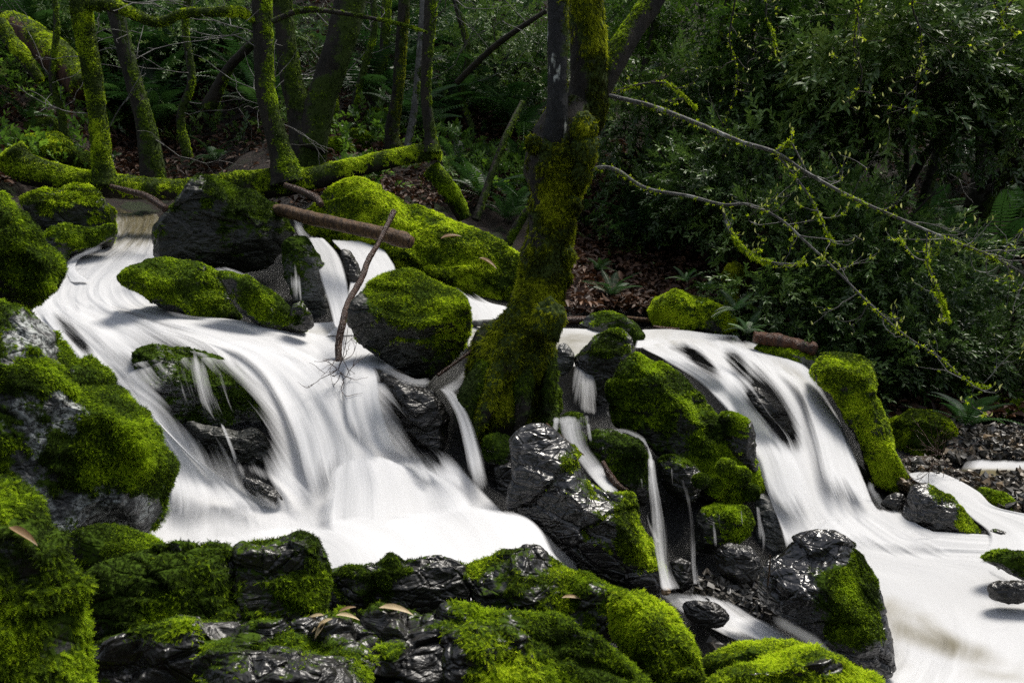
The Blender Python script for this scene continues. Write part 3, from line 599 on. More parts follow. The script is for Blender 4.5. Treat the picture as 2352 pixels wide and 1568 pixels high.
    m = .35 + mb + .42*mspread*(N@mdn) + mamp*(.85*ns+.42*nf)
    for cx, cy, rx, ry, st in clear:                 # places with more (st>0) or less (st<0) moss
        a = V-CAM; ppx = a[:, 0]; zc = a[:, 1]*CP-a[:, 2]*SP; yc = a[:, 1]*SP+a[:, 2]*CP
        m += st*sst(1.2, .5, np.sqrt(((ppx/zc*K+1176-cx)/rx)**2+((784-yc/zc*K-cy)/ry)**2))
    m = np.clip(m, 0, 1) if moss else np.zeros(len(V))
    V = V + N*(sst(.42, .7, m)*bulge*mr*(.5+.8*fbm(V*14+s0, 2)))[:, None]
    o = mk(name, V, F, mat, loc=C, attrs=dict(moss=m), label=label, cat=cat, group=group)
    if moss and mn: moss_on(V, F, m, mn, ms, rs, moss, o, tmpl, tone=tone, origin=C, droop=droop, lay=lay, flat=flat)
    return o
# ---- boulders of the left bank and the upper stream
boulder([(-90,430),(0,433),(22,455),(60,505),(105,560),(140,590),(148,615),(132,650),(100,680),(70,706),(20,700),(-90,690)], 4.6, 'rounded mossy boulder at the upper left edge overhanging the white water', moss=MS_M, mb=.28, mn=16000, ms=.024, cen=(0,590), tmpl='frond', bulge=.05, mamp=.7, md=(.5,-.1,.8))
boulder([(-120,680),(0,692),(60,720),(130,775),(200,835),(265,870),(300,915),(345,975),(375,1010),(402,1045),(424,1085),(420,1110),(400,1145),(380,1190),(352,1232),(300,1215),(230,1208),(150,1240),(60,1260),(-120,1260)], 3.5,
        'huge grey and green boulder on the left beside the main fall', mat=M_GREY, moss=MS_M, mb=.16, mn=66000, ms=.019, sub=6, cen=(120,1010), depth=.7, tmpl='frond', mamp=1.25, mscale=5.5, md=(.75,-.15,.75), bulge=.04, disp=.04,
        planes=[(.45,-.5,.75,.62),(.1,-.98,-.1,.62),(.75,-.45,-.55,.72),(-.2,-.75,.6,.68)], clear=[(60,780,130,70,-.42),(190,900,100,45,-.22),(250,1180,200,60,-.5),(100,1150,160,90,-.25),(330,1050,90,110,.2)])
boulder([(40,460),(80,440),(120,432),(180,420),(215,428),(240,460),(262,490),(270,520),(262,560),(200,575),(120,560),(70,510)], 7.0, 'green-topped dark boulder left of the top chute of the stream', moss=MS_B, mb=.0, mn=9000, ms=.024, cen=(165,500), planes=[(0,-.5,.85,.6),(0,-.97,-.25,.6)], clear=[(170,540,90,40,-.35)])
boulder([(90,545),(120,522),(150,512),(200,530),(262,512),(268,540),(235,560),(195,578),(152,585),(140,620),(105,590)], 6.75, 'low wet boulder just beneath the green-topped boulder at the chute', mat=M_ROCK, moss=MS_M, mb=-.05, mn=4500, ms=.02)
boulder([(362,600),(357,530),(375,500),(400,460),(420,430),(450,402),(480,396),(510,408),(545,425),(580,440),(610,465),(640,480),(662,500),(671,525),(665,545),(640,580),(618,612),(585,625),(540,632),(480,615),(430,600),(390,605)], 6.35,
        'large near-black boulder with thin moss between the two upper falls', moss=MS_D, mb=.22, mn=28000, ms=.016, sub=6, cen=(510,530), planes=[(.2,-.6,.75,.7),(-.1,-.97,.0,.55),(.7,-.6,.1,.7),(.3,-.8,-.6,.6)], mspread=.8, mamp=1.2, clear=[(660,525,25,50,.4),(540,430,110,30,.25)])
boulder([(268,640),(290,615),(330,600),(380,592),(420,598),(460,612),(500,628),(525,660),(540,695),(560,740),(480,740),(420,722),(375,712),(340,684),(300,662)], 5.55, 'long low moss-covered rock rising from the white water, left part', mat=M_ROCK, moss=MS_M, mb=.16, mn=15000, ms=.015, cen=(420,665), planes=[(-.1,-.6,.8,.7),(.5,-.8,.1,.7)], clear=[(320,630,50,30,-.3)])
boulder([(495,622),(540,625),(575,640),(610,660),(650,690),(668,715),(680,745),(715,760),(640,768),(600,752),(560,725),(535,700),(515,660)], 5.45, 'wet rock with a thin trickle over its green face', mat=M_ROCK, moss=MS_M, mb=.05, mn=9000, ms=.014, clear=[(590,700,40,40,.3),(525,650,30,30,-.4)])
boulder([(668,700),(690,690),(712,712),(725,745),(715,757),(690,758),(665,748)], 5.35, 'small shiny wet rock at the foot of the trickle rock', mat=M_ROCK, moss=MS_D, mb=-.2, mn=700, ms=.012, sub=4)
boulder([(648,550),(665,538),(700,536),(722,560),(740,600),(752,650),(768,745),(735,752),(700,730),(675,690),(660,640),(645,600)], 6.15, 'narrow upright rock behind the small fall under the brown log', mat=M_GREYL, moss=MS_D, mb=-.12, mn=2500, ms=.014, depth=.6)
boulder([(780,575),(800,570),(822,600),(835,640),(828,700),(800,680),(788,620)], 6.3, 'dark rib of rock between the two upper falls', mat=M_ROCK, moss=None, sub=4)
boulder([(695,500),(710,480),(735,458),(760,430),(790,412),(820,408),(860,420),(900,445),(950,470),(1000,485),(1050,510),(1100,535),(1150,555),(1190,580),(1198,620),(1188,665),(1180,715),(1130,705),(1080,690),(1030,668),(985,645),(940,640),(890,610),(850,580),(760,560),(710,530)], 7.0,
        'biggest bright green boulder sloping down behind the trunk', moss=MS_B, mb=.34, mn=52000, ms=.021, sub=6, cen=(930,560), depth=.6, md=(.1,-.3,.95), planes=[(.25,-.72,.65,.42),(-.5,-.75,.35,.6),(.0,-.85,-.5,.75)], mamp=.8, mscale=1.8, disp=.03, tone=.12, clear=[(770,480,45,45,-.35),(1010,505,70,12,-.3),(1080,565,50,10,-.2)])
boulder([(806,705),(820,680),(855,645),(905,620),(945,614),(975,628),(1010,650),(1060,675),(1078,700),(1077,760),(1073,790),(1050,820),(1020,850),(985,870),(950,862),(900,835),(850,805),(815,775),(802,735)], 5.0,
        'block-shaped green boulder in midstream left of the big trunk', moss=MS_B, mb=.12, mn=34000, ms=.019, sub=6, cen=(950,750), depth=.85, md=(.05,-.35,.95), mspread=1.3, planes=[(-.05,-.62,.78,.48),(-.55,-.8,-.35,.58),(.55,-.7,-.4,.64),(0,-.75,-.7,.75)], mamp=.6, disp=.03, tmpl='frond', clear=[(820,700,30,40,-.5),(880,830,110,45,-.35),(980,820,60,50,-.12)])
boulder([(868,850),(930,858),(975,885),(1010,915),(1032,950),(1028,985),(1040,1045),(1000,1075),(960,1050),(920,1010),(890,960),(872,900)], 4.74, 'wet slate-grey rock veiled by water below the block-shaped boulder', mat=M_ROCK, moss=None, disp=.06)
boulder([(300,810),(340,785),(390,783),(450,798),(510,822),(560,858),(605,920),(645,1000),(670,1090),(650,1120),(590,1110),(530,1095),(470,1065),(420,1020),(370,965),(330,925),(305,870)], 4.76, 'dark mossy rock under the veil of the main fall', mat=M_GREYL, moss=MS_D, mb=-.16, mn=9000, ms=.011, bulge=.0, cen=(470,920), planes=[(-.1,-.6,.75,.55),(0,-.97,-.3,.5)], md=(0,-.4,.9), depth=.6, clear=[(520,1050,120,70,-.5)])
boulder([(420,965),(470,975),(540,985),(600,985),(640,1050),(665,1100),(640,1120),(580,1105),(520,1085),(460,1040)], 4.5, 'overhanging lower part of the dark rock under the veil of the main fall', mat=M_ROCKD, moss=None, depth=.5, blk=.05)
boulder([(555,1098),(590,1100),(630,1120),(652,1150),(645,1162),(610,1150),(570,1130)], 4.05, 'small black rock breaking through the lower white water', mat=M_ROCK, moss=None, sub=4)
boulder([(770,1290),(840,1285),(900,1300),(890,1330),(780,1330)], 2.9, 'hidden dark rock behind the ledge', mat=M_ROCK, moss=None, sub=4) if False else None
# ---- foot of the big tree and the cascade
boulder([(1050,905),(1090,868),(1150,850),(1230,840),(1285,860),(1292,930),(1285,970),(1255,1000),(1200,1010),(1150,1005),(1110,990),(1072,955)], 4.95, 'dark moss-covered rock gripped by the roots of the big trunk', mat=M_ROCK, moss=MS_D, mb=.05, mn=12000, ms=.016, clear=[(1085,900,30,40,-.4)])
boulder([(1105,1010),(1130,992),(1165,998),(1195,1020),(1190,1050),(1165,1090),(1130,1080),(1110,1050)], 4.55, 'small wet black rock right below the root rock', mat=M_ROCK, moss=MS_D, mb=-.15, mn=900, ms=.012, sub=4)
boulder([(1130,1060),(1180,1040),(1200,1100),(1190,1180),(1160,1160),(1135,1120)], 4.5, 'shadowed rock beside the right strand of the main fall', mat=M_ROCK, moss=None, sub=4)
boulder([(1172,1020),(1195,992),(1230,981),(1270,994),(1300,1020),(1330,1060),(1362,1102),(1400,1130),(1445,1140),(1466,1165),(1490,1230),(1518,1290),(1523,1330),(1500,1380),(1455,1364),(1400,1355),(1350,1325),(1300,1285),(1250,1235),(1200,1195),(1168,1160),(1175,1100)], 4.05,
        'big dark wet boulder with a green right shoulder between fall and cascade', mat=M_WET, moss=MS_B, mb=-.34, mn=16000, ms=.015, sub=6, cen=(1340,1180), depth=.65, md=(.9,-.1,.5), mamp=.8, mspread=1.0, blk=.06, planes=[(.3,-.7,.6,.55),(-.3,-.85,-.3,.6),(.85,-.5,.1,.75),(.1,-.8,-.6,.7)], clear=[(1455,1210,50,90,.5),(1310,1050,35,35,.4),(1250,1200,110,80,-.3)], disp=.06)
boulder([(1315,830),(1335,805),(1360,778),(1400,752),(1440,765),(1460,795),(1450,822),(1425,860),(1405,900),(1380,960),(1350,975),(1335,930),(1340,880)], 5.45, 'mossy knob above the cascade with its face behind falling water', mat=M_ROCK, moss=MS_M, mb=.0, mn=8000, ms=.014, cen=(1390,840), clear=[(1410,790,50,40,.3),(1340,840,25,40,-.3)])
boulder([(1325,745),(1360,722),(1395,712),(1440,728),(1470,752),(1482,776),(1450,800),(1400,790),(1350,768)], 6.2, 'pale grey wet stone lying in the upper pool', mat=M_GREYL, moss=MS_M, mb=-.22, mn=1800, ms=.014, clear=[(1465,775,22,25,.6)])
boulder([(1280,790),(1300,785),(1320,810),(1315,845),(1290,868),(1275,840)], 5.5, 'small glistening stone touching the right side of the trunk', mat=M_GREYL, moss=None, sub=4)
boulder([(1490,722),(1510,690),(1550,670),(1600,683),(1650,700),(1682,725),(1690,765),(1685,795),(1600,775),(1520,765)], 6.7, 'lumpy yellow-green mossy mound at the far edge of the upper pool', moss=MS_B, mb=.35, mn=14000, ms=.022, disp=.12, rid=.02, bulge=.1, npl=1, tone=.05)
boulder([(1345,1000),(1370,982),(1400,985),(1440,1000),(1475,1015),(1485,1060),(1490,1120),(1480,1165),(1440,1140),(1400,1110),(1365,1060)], 4.5, 'black-green rock in the middle of the cascade', mat=M_ROCK, moss=MS_D, mb=.05, mn=6000, ms=.013, clear=[(1470,1060,25,60,.3)])
boulder([(1300,990),(1330,985),(1350,1010),(1345,1045),(1315,1040)], 4.6, 'small rounded stone under the first cascade step', mat=M_ROCK, moss=MS_D, mb=.05, mn=1200, ms=.012, sub=4)
boulder([(1290,950),(1335,945),(1350,985),(1320,1000),(1285,985)], 4.75, 'low stone washed by the cascade at the root rock', mat=M_GREYL, moss=MS_D, mb=-.05, mn=900, ms=.012, sub=4)
boulder([(1408,885),(1428,835),(1458,810),(1500,830),(1560,858),(1600,893),(1640,945),(1665,985),(1690,1040),(1740,1080),(1758,1130),(1730,1150),(1690,1165),(1640,1155),(1580,1125),(1540,1060),(1480,1010),(1430,985),(1405,940)], 4.85,
        'large black boulder with a moss crest left of the right fall', moss=MS_M, mb=.24, mn=42000, ms=.016, sub=6, cen=(1560,985), depth=.7, md=(.2,-.2,1), planes=[(.45,-.5,.75,.55),(-.2,-.96,-.1,.55),(.5,-.8,-.3,.62)], mamp=.9, clear=[(1650,1080,90,60,.3),(1480,980,50,60,-.2),(1560,1120,80,40,-.3)], disp=.06, bulge=.05)
boulder([(1650,950),(1680,943),(1725,962),(1737,990),(1733,1040),(1742,1085),(1700,1075),(1670,1030),(1655,985)], 4.75, 'wet shoulder rock at the left lip of the right fall', mat=M_ROCK, moss=MS_M, mb=-.02, mn=5000, ms=.015)
for k, (x, y, r_) in enumerate([(1668,1075,24),(1640,1120,22),(1700,1095,26),(1610,1105,20),(1725,1130,22)]):
    a = np.linspace(0, 2*math.pi, 11)[:-1]; lb = ['round moss cushion on the front of the black boulder', 'lowest round moss cushion on the black boulder front', 'round moss cushion nearest the wet shoulder rock', 'leftmost round moss cushion on the black boulder front', 'moss cushion at the outer lip by the right fall'][k]
    boulder(np.c_[x+r_*np.cos(a), y+r_*.95*np.sin(a)], 4.5, lb, moss=MS_M, mb=.3, mn=2200, ms=.012, sub=4, disp=.08, name='moss_cushion', cat='moss', group='moss cushions on the black boulder')
boulder([(1600,1175),(1640,1155),(1710,1160),(1733,1190),(1727,1222),(1690,1252),(1640,1275),(1590,1262)], 4.4, 'mossy rock hanging in shade beneath the moss cushions', moss=MS_M, mb=.0, mn=6500, ms=.014, md=(.6,-.2,.7))
boulder([(1505,1060),(1545,1040),(1590,1060),(1620,1100),(1600,1160),(1560,1150),(1520,1120)], 4.6, 'glossy black rock between the two thin falls, upper', mat=M_ROCK, moss=MS_D, mb=-.12, mn=2500, ms=.013, sub=5)
boulder([(1690,880),(1740,885),(1800,925),(1850,1000),(1860,1060),(1810,1040),(1750,980),(1705,930)], 5.45, 'dark rib of rock showing through the veil of the right fall', mat=M_ROCK, moss=None, depth=.7)
boulder([(1535,1290),(1560,1278),(1590,1290),(1592,1350),(1560,1362),(1538,1340)], 4.15, 'smooth black stone between the feet of the thin falls', mat=M_ROCK, moss=None, sub=4)
boulder([(1640,1260),(1680,1245),(1730,1250),(1748,1290),(1740,1335),(1700,1345),(1650,1320)], 4.15, 'knobbly wet black stone left of the biggest wet boulder', mat=M_ROCK, moss=None, sub=5, disp=.1)
boulder([(1735,1135),(1760,1130),(1790,1170),(1812,1215),(1835,1262),(1800,1285),(1745,1290),(1735,1220)], 4.6, 'smooth grey rock under the left edge of the right fall', mat=M_GREYL, moss=None)
boulder([(1738,1310),(1760,1280),(1800,1265),(1830,1235),(1870,1217),(1900,1221),(1950,1245),(1987,1285),(2010,1330),(2025,1380),(2045,1440),(2060,1500),(2068,1535),(2030,1545),(1980,1535),(1930,1505),(1870,1458),(1800,1420),(1748,1380)], 3.55,
        'biggest wet boulder in front of the right fall, split by a stripe of moss', mat=M_WET, moss=MS_M, mb=-.5, mn=26000, ms=.012, sub=6, cen=(1895,1370), depth=.75, md=(.6,-.3,.5), mspread=.5, mamp=.35, mscale=5,
        planes=[(-.3,-.7,.6,.62),(.5,-.7,.35,.62),(-.1,-.9,-.4,.68),(-.7,-.6,-.1,.75),(.7,-.6,-.3,.78)], clear=[(1900,1315,70,40,.5),(1940,1390,95,90,.6),(1985,1300,40,90,.6),(1960,1460,85,60,.5)], disp=.05, rid=.07, blk=.05, cells=40)
boulder([(1860,850),(1880,810),(1930,806),(2000,822),(2009,860),(2015,920),(2042,980),(2047,1040),(2067,1080),(2091,1112),(2080,1130),(2030,1135),(2000,1100),(1970,1010),(1930,925),(1885,880)], 5.45,
        'tall mossy rock pillar forming the right side of the right fall', moss=MS_B, mb=.14, mn=25000, ms=.018, sub=6, cen=(1975,920), depth=.8, planes=[(0,-.45,.9,.66),(.1,-.98,0,.6),(.6,-.75,0,.7)], md=(.1,-.2,1), mamp=1.1, clear=[(1990,835,25,20,-.2),(1985,1000,55,90,-.16),(2040,1090,40,40,.2)])
boulder([(1725,795),(1790,790),(1850,805),(1900,840),(1890,870),(1830,850),(1760,825)], 6.05, 'flat mossy lip rock under the rotten red log', mat=M_GREYL, moss=MS_M, mb=.1, mn=4000, ms=.016)
boulder([(2040,968),(2078,946),(2105,938),(2150,955),(2190,985),(2200,1010),(2228,1032),(2200,1058),(2120,1060),(2048,1052)], 6.0, 'domed lime-green mossy rock on the right bank', moss=MS_B, mb=.4, mn=17000, ms=.019, disp=.12, rid=.02, bulge=.09, npl=1)
boulder([(2068,1195),(2082,1150),(2090,1112),(2130,1108),(2170,1128),(2205,1165),(2243,1210),(2263,1240),(2200,1240),(2130,1225)], 4.75, 'glossy brown-black rock with a green ridge in the right stream', mat=M_WET, moss=MS_B, mb=-.4, mn=5000, ms=.012, md=(.8,-.1,.6), mspread=.9, cen=(2150,1185), clear=[(2160,1135,40,20,.3),(2225,1195,40,35,.45)])
boulder([(2035,1140),(2060,1128),(2082,1140),(2075,1170),(2045,1172),(2020,1158)], 4.85, 'little wet stone left of the glossy brown-black rock', mat=M_ROCK, moss=None, sub=4)
boulder([(2225,1140),(2255,1120),(2300,1128),(2335,1155),(2330,1185),(2290,1188),(2240,1178)], 5.0, 'low green-backed rock by the pebble bar on the right', mat=M_BROWNR, moss=MS_M, mb=.15, mn=4000, ms=.013)
boulder([(2262,1225),(2285,1212),(2315,1222),(2325,1240),(2300,1252),(2270,1245)], 4.6, 'tiny dark stone poking from the white water on the right', mat=M_ROCK, moss=MS_M, mb=-.1, mn=600, ms=.012, sub=4)
boulder([(2245,1280),(2275,1263),(2320,1262),(2400,1275),(2400,1350),(2340,1330),(2290,1300)], 4.15, 'mossy-topped black rock at the right edge of the pool', mat=M_ROCK, moss=MS_M, mb=-.05, mn=2500, ms=.013)
boulder([(2262,1345),(2290,1332),(2350,1333),(2400,1345),(2390,1375),(2320,1388),(2275,1378)], 3.95, 'wedge of bare wet rock at the right edge of the pool', mat=M_ROCK, moss=None)
boulder([(2060,1060),(2100,1045),(2150,1050),(2185,1075),(2150,1095),(2090,1088)], 5.5, 'flat brown stone among twigs upstream on the right', mat=M_BROWNR, moss=None, sub=4)
boulder([(2170,1085),(2200,1075),(2230,1095),(2215,1120),(2180,1112)], 5.3, 'brown cobble between the two right-hand channels', mat=M_BROWNR, moss=None, sub=4)
boulder([(1565,1385),(1600,1375),(1650,1385),(1680,1415),(1660,1440),(1610,1440),(1575,1420)], 3.6, 'round black rock with water sliding round it below the cascade', mat=M_ROCK, moss=None)
boulder([(1520,1350),(1534,1346),(1542,1358),(1534,1368),(1518,1366)], 3.8, 'tan pebble at the foot of the big dark wet boulder', mat=m_rock('tan_rock', (.2,.13,.07), (.35,.24,.13), .5), moss=None, sub=3, name='pebble', cat='pebble')
# ---- foreground ledge
boulder([(-120,1090),(0,1108),(45,1115),(90,1160),(105,1215),(140,1225),(160,1285),(182,1340),(192,1450),(205,1568),(215,1700),(-120,1700)], 2.0, 'thick shaggy moss mound filling the lower left corner', moss=MS_M, mb=0.50, mn=32886, ms=0.0237, cen=(20,1400), tmpl='frond', flat=.2, bulge=.05, npl=1, depth=.6, droop=.75, tone=.08)
boulder([(140,1240),(165,1214),(230,1204),(300,1214),(350,1240),(392,1262),(420,1300),(360,1350),(250,1340),(160,1300)], 2.95, 'rounded mossy hump of the ledge under the huge left boulder', moss=MS_M, mb=0.12, mn=21141, ms=0.0139, tmpl='frond', flat=.3, bulge=.012)
boulder([(175,1320),(250,1270),(380,1250),(460,1256),(535,1264),(560,1330),(575,1440),(480,1490),(350,1470),(240,1500),(190,1440)], 2.5, 'mossy ledge block with grey cracks left of the black notch', mat=M_ROCK, moss=MS_M, mb=0.10, mn=35235, ms=0.0188, tmpl='frond', flat=.3, bulge=.012, sub=6, depth=.6, mamp=1.2, mscale=5, droop=.8, tone=-.08, rid=.09, blk=.08, cells=50)
boulder([(528,1290),(556,1248),(640,1232),(690,1216),(735,1238),(752,1280),(755,1330),(742,1400),(700,1450),(600,1450),(540,1400)], 2.6, 'square black ledge block with moss hanging from its top', mat=M_ROCK, moss=MS_M, mb=-0.10, mn=21141, ms=0.0195, tmpl='frond', flat=.3, bulge=.012, sub=6, depth=.7, md=(.5,-.1,.9), mspread=1.3, planes=[(0,-.35,.95,.6),(0,-1,-.05,.5),(.7,-.7,0,.66)], droop=.9, mamp=.8, tone=-.05, blk=.07)
boulder([(745,1318),(800,1298),(850,1292),(870,1288),(892,1260),(920,1275),(938,1295),(960,1292),(1000,1278),(1060,1300),(1090,1330),(1080,1400),(960,1420),(800,1420),(740,1390)], 2.75, 'low knobbly wet ledge with small moss tufts in the foreground centre', mat=M_ROCK, moss=MS_M, mb=-0.17, mn=16443, ms=0.0139, tmpl='frond', flat=.3, bulge=.012, sub=6, depth=.7, rid=.07, blk=.085, cells=46, mamp=1.2, mscale=6)
boulder([(1050,1310),(1100,1285),(1150,1258),(1190,1254),(1238,1249),(1265,1275),(1300,1305),(1340,1318),(1340,1400),(1240,1440),(1100,1420)], 2.8, 'pointed ledge rock with moss down its two ribs in front of the fall', mat=M_ROCK, moss=MS_B, mb=-0.05, mn=18792, ms=0.0139, tmpl='frond', flat=.3, bulge=.012, sub=6, rid=.07, blk=.085, cells=46, mamp=1.1, mscale=5, planes=[(-.4,-.6,.6,.6),(.5,-.7,.4,.6)])
boulder([(1290,1330),(1340,1312),(1400,1345),(1440,1365),(1470,1420),(1440,1480),(1340,1480),(1260,1430)], 2.75, 'angular wet ledge rock with thin moss right of the pointed one', mat=M_ROCK, moss=MS_M, mb=0.10, mn=14094, ms=0.0139, tmpl='frond', flat=.3, bulge=.012, rid=.07, blk=.08, cells=40, mamp=1.1, mscale=5)
boulder([(1400,1385),(1432,1355),(1470,1349),(1530,1385),(1570,1450),(1600,1500),(1620,1568),(1640,1680),(1540,1680),(1480,1560),(1420,1470)], 2.6, 'bright moss-clad slope of the ledge running down to the bottom edge', mat=M_ROCK, moss=MS_B, mb=0.18, mn=39933, ms=0.0167, tmpl='frond', flat=.3, bulge=.012, md=(.8,-.1,.7), sub=6, tone=.1, droop=.6, blk=.08, cells=40)
boulder([(195,1500),(300,1440),(420,1430),(560,1450),(760,1400),(900,1390),(1100,1390),(1250,1400),(1330,1450),(1400,1480),(1480,1560),(1520,1700),(800,1750),(180,1720)], 2.35, 'wide stepped foreground slab of black rock and flat moss', mat=M_ROCK, moss=MS_M, mb=0.10, mn=93960, ms=0.0153, tmpl='frond', flat=.3, bulge=.012, sub=6, cen=(850,1570), depth=.35, md=(.1,-.1,1), mamp=1.2, mscale=3.6, rid=.07, blk=.085, cells=110, disp=.07, tone=-.05,
        planes=[(0,-.6,.8,.5),(-.2,-.97,-.1,.55),(.3,-.9,.2,.6)], clear=[(330,1530,150,70,-.6),(980,1540,70,90,-.6),(830,1430,120,40,-.4),(1130,1500,80,80,.4),(700,1500,150,30,.25),(1330,1500,90,60,-.3)])
boulder([(455,1530),(520,1500),(600,1490),(760,1500),(840,1530),(860,1600),(840,1700),(460,1700)], 2.2, 'cracked grey-black front face of the slab at the bottom edge', mat=M_ROCK, moss=MS_M, mb=-0.17, mn=8221, ms=0.0139, tmpl='frond', flat=.3, bulge=.012, sub=6, rid=.07, blk=.085, cells=46)
boulder([(1020,1450),(1080,1430),(1180,1440),(1230,1500),(1250,1600),(1240,1700),(1060,1700),(1010,1560)], 2.15, 'rib of shaggy bright moss over the front of the slab', mat=M_ROCK, moss=MS_B, mb=0.12, mn=25839, ms=0.0188, tmpl='frond', flat=.3, bulge=.012, sub=5, droop=.9, tone=.08, blk=.1, cells=40, mamp=1.0, mscale=5, clear=[(1040,1520,35,80,-.6)])
boulder([(1600,1520),(1660,1490),(1740,1468),(1810,1472),(1860,1490),(1870,1530),(1760,1570),(1640,1600)], 2.75, 'flat wet stone with a mossy rim behind the bottom moss dome', mat=M_ROCK, moss=MS_B, mb=0.02, mn=11745, ms=0.0126, tmpl='frond', flat=.3, bulge=.012, depth=.8)
boulder([(1600,1600),(1640,1555),(1700,1530),(1760,1508),(1830,1489),(1890,1489),(1960,1520),(2012,1545),(2050,1600),(2060,1720),(1600,1720)], 2.45, 'bright moss dome cut by the bottom edge right of centre', mat=M_ROCK, moss=MS_B, mb=0.30, mn=32886, ms=0.0181, tmpl='frond', flat=.3, bulge=.012, sub=5, npl=2, blk=.06, tone=.12, clear=[(1890,1530,50,20,-.5)])
# ------------------------------------------------------------------ trunks, logs, branches
def tube(path, n=20, M=None, amp=.12, fr=5., seed=0, cap=True, fine=.03, stretch=.35):
    """path: (px, py, Y, width px); Y None = on the ground"""
    rs = np.random.RandomState(seed); p = np.array([(a, b, (float(D(a, b)) if c is None else c), d) for a, b, c, d in path], float)
    W3 = at(p[:, 0], p[:, 1], p[:, 2]); rad = p[:, 3]/2*np.linalg.norm(W3-CAM, axis=1)/K*.97
    Ltot = np.linalg.norm(np.diff(W3, axis=0), axis=1).sum()
    M = M or int(np.clip(Ltot/max(rad.mean()*.22, .006), 10, 260))
    Q = cr(np.c_[W3, rad], M); C = Q[:, :3]; R = np.maximum(Q[:, 3], .0012)
    T = nz(np.gradient(C, axis=0)); N = np.zeros_like(T); r0 = nz(np.cross(T[0], [0.3, 1, .1])); N[0] = r0
    for i in range(1, M): v = N[i-1]-T[i]*(N[i-1]@T[i]); N[i] = v/np.linalg.norm(v)
    B = np.cross(T, N); a = np.linspace(0, 2*math.pi, n, endpoint=False)
    dirs = N[:, None]*np.cos(a)[None, :, None] + B[:, None]*np.sin(a)[None, :, None]
    V = C[:, None] + dirs*R[:, None, None]; s0 = rs.rand(3)*30
    k = fr/max(R.mean(), .01)*.12
    h = amp*fbm((V*k*3).reshape(-1, 3)+s0, 3).reshape(M, n) + amp*.8*fbm((V*k).reshape(-1, 3)+s0, 2).reshape(M, n) + fine*fbm((V*k*14).reshape(-1, 3), 2).reshape(M, n)
    V = V + dirs*(h*R[:, None])[..., None]
    V = V.reshape(-1, 3); F = grid_faces(n, M, True)
    if cap:
        V = np.vstack([V, C[:1]-T[:1]*R[0]*.15, C[-1:]+T[-1:]*R[-1]*.15]); j = np.arange(n); j2 = (j+1) % n; k0 = M*n
        F = np.vstack([F, np.c_[j2, j, np.full(n, k0), np.full(n, k0)], np.c_[j+(M-1)*n, j2+(M-1)*n, np.full(n, k0+1), np.full(n, k0+1)]])
        F = np.vstack([np.c_[F[:, 0], F[:, 1], F[:, 2]], F[F[:, 2] != F[:, 3]][:, [0, 2, 3]]])
    else: F = np.vstack([F[:, :3], F[:, [0, 2, 3]]])
    nn = vnorm(V, F)
    if ((V[:M*n]-np.repeat(C, n, 0))*nn[:M*n]).sum() < 0: F = F[:, ::-1]; nn = -nn
    return V, F, nn, C, R
def mask_of(V, N, mb, md=(0, 0, 1), amp=.8, sc_=4.0):
    return np.clip(.5+mb+.5*(N@nz(np.array(md, float)))+amp*(.7*fbm(V*sc_, 4)+.4*fbm(V*sc_*6, 2)), 0, 1)
def twigs(C, R, rs, n, length, rad=.003, up=.25, kids=2, span=(.1, 1.), down=None):
    Vs = []; Fs = []; ends = []; k = 0; lines = []
    def one(p0, d, L, r, lev):
        nonlocal k
        m = 7; pts = [p0]; dd = d.copy()
        for i in range(m):
            dd = nz(dd + rs.randn(3)*.22 + np.array([0, 0, up*.35])); pts.append(pts[-1]+dd*L/m)
        pts = np.array(pts); lines.append((pts, r)); rr = r*np.linspace(1, .45, m+1)
        T = nz(np.gradient(pts, axis=0)); A = nz(np.cross(T, [.2, .3, 1.])); B = np.cross(T, A)
        a = np.linspace(0, 2*math.pi, 4, endpoint=False)
        V = (pts[:, None]+(A[:, None]*np.cos(a)[None, :, None]+B[:, None]*np.sin(a)[None, :, None])*rr[:, None, None]).reshape(-1, 3)
        F = grid_faces(4, m+1, True); Vs.append(V); Fs.append(F+k); k += len(V); ends.append((pts[-1], dd))
        if lev > 0:
            for _ in range(kids):
                i = rs.randint(2, m); s = nz(T[i]+rs.randn(3)*.7); one(pts[i], s, L*rs.uniform(.35, .7), r*.65, lev-1)
    for _ in range(n):
        t = rs.uniform(*span); i = min(int(t*(len(C)-1)), len(C)-2); T = nz(C[i+1]-C[i]); d = nz(T*.6+rs.randn(3)*.75+np.array([0, 0, up if down is None else down]))
        one(C[i], d, length*rs.uniform(.4, 1.1), rad, 1)
    V = np.vstack(Vs); F = np.vstack(Fs); return V, np.vstack([F[:, :3], F[:, [0, 2, 3]]]), ends, lines
def grow(root, name, path, mat, moss=None, mb=0., md=(0, 0, 1), mn=0, ms=.02, amp=.12, n=20, seed=0, tm='sprig', droop=.6, tone=0., label=None, mamp=.8, fr=5., origin=None, cap=True, lay=.75, msc=4.0):
    V, F, N, C, R = tube(path, n=n, amp=amp, seed=seed, fr=fr, cap=cap); o0 = np.array(root.location) if root else C[0]
    m = mask_of(V, N, mb, md, mamp, msc) if moss else np.zeros(len(V))
    o = mk(name, V-o0, F, mat, parent=root, attrs=dict(moss=m)); 
    if label: o['label'] = label
    if moss and mn: moss_on(V, F, m, mn, ms, np.random.RandomState(seed+5), moss, o, tm, tone=tone, origin=o0, droop=droop, lay=lay, cull=-.5)
    return o, C, R
def root_at(name, px, py, Y, label, cat, group=None):
    return empty(name, at(px, py, float(D(px, py)) if Y is None else Y), label, cat, group)
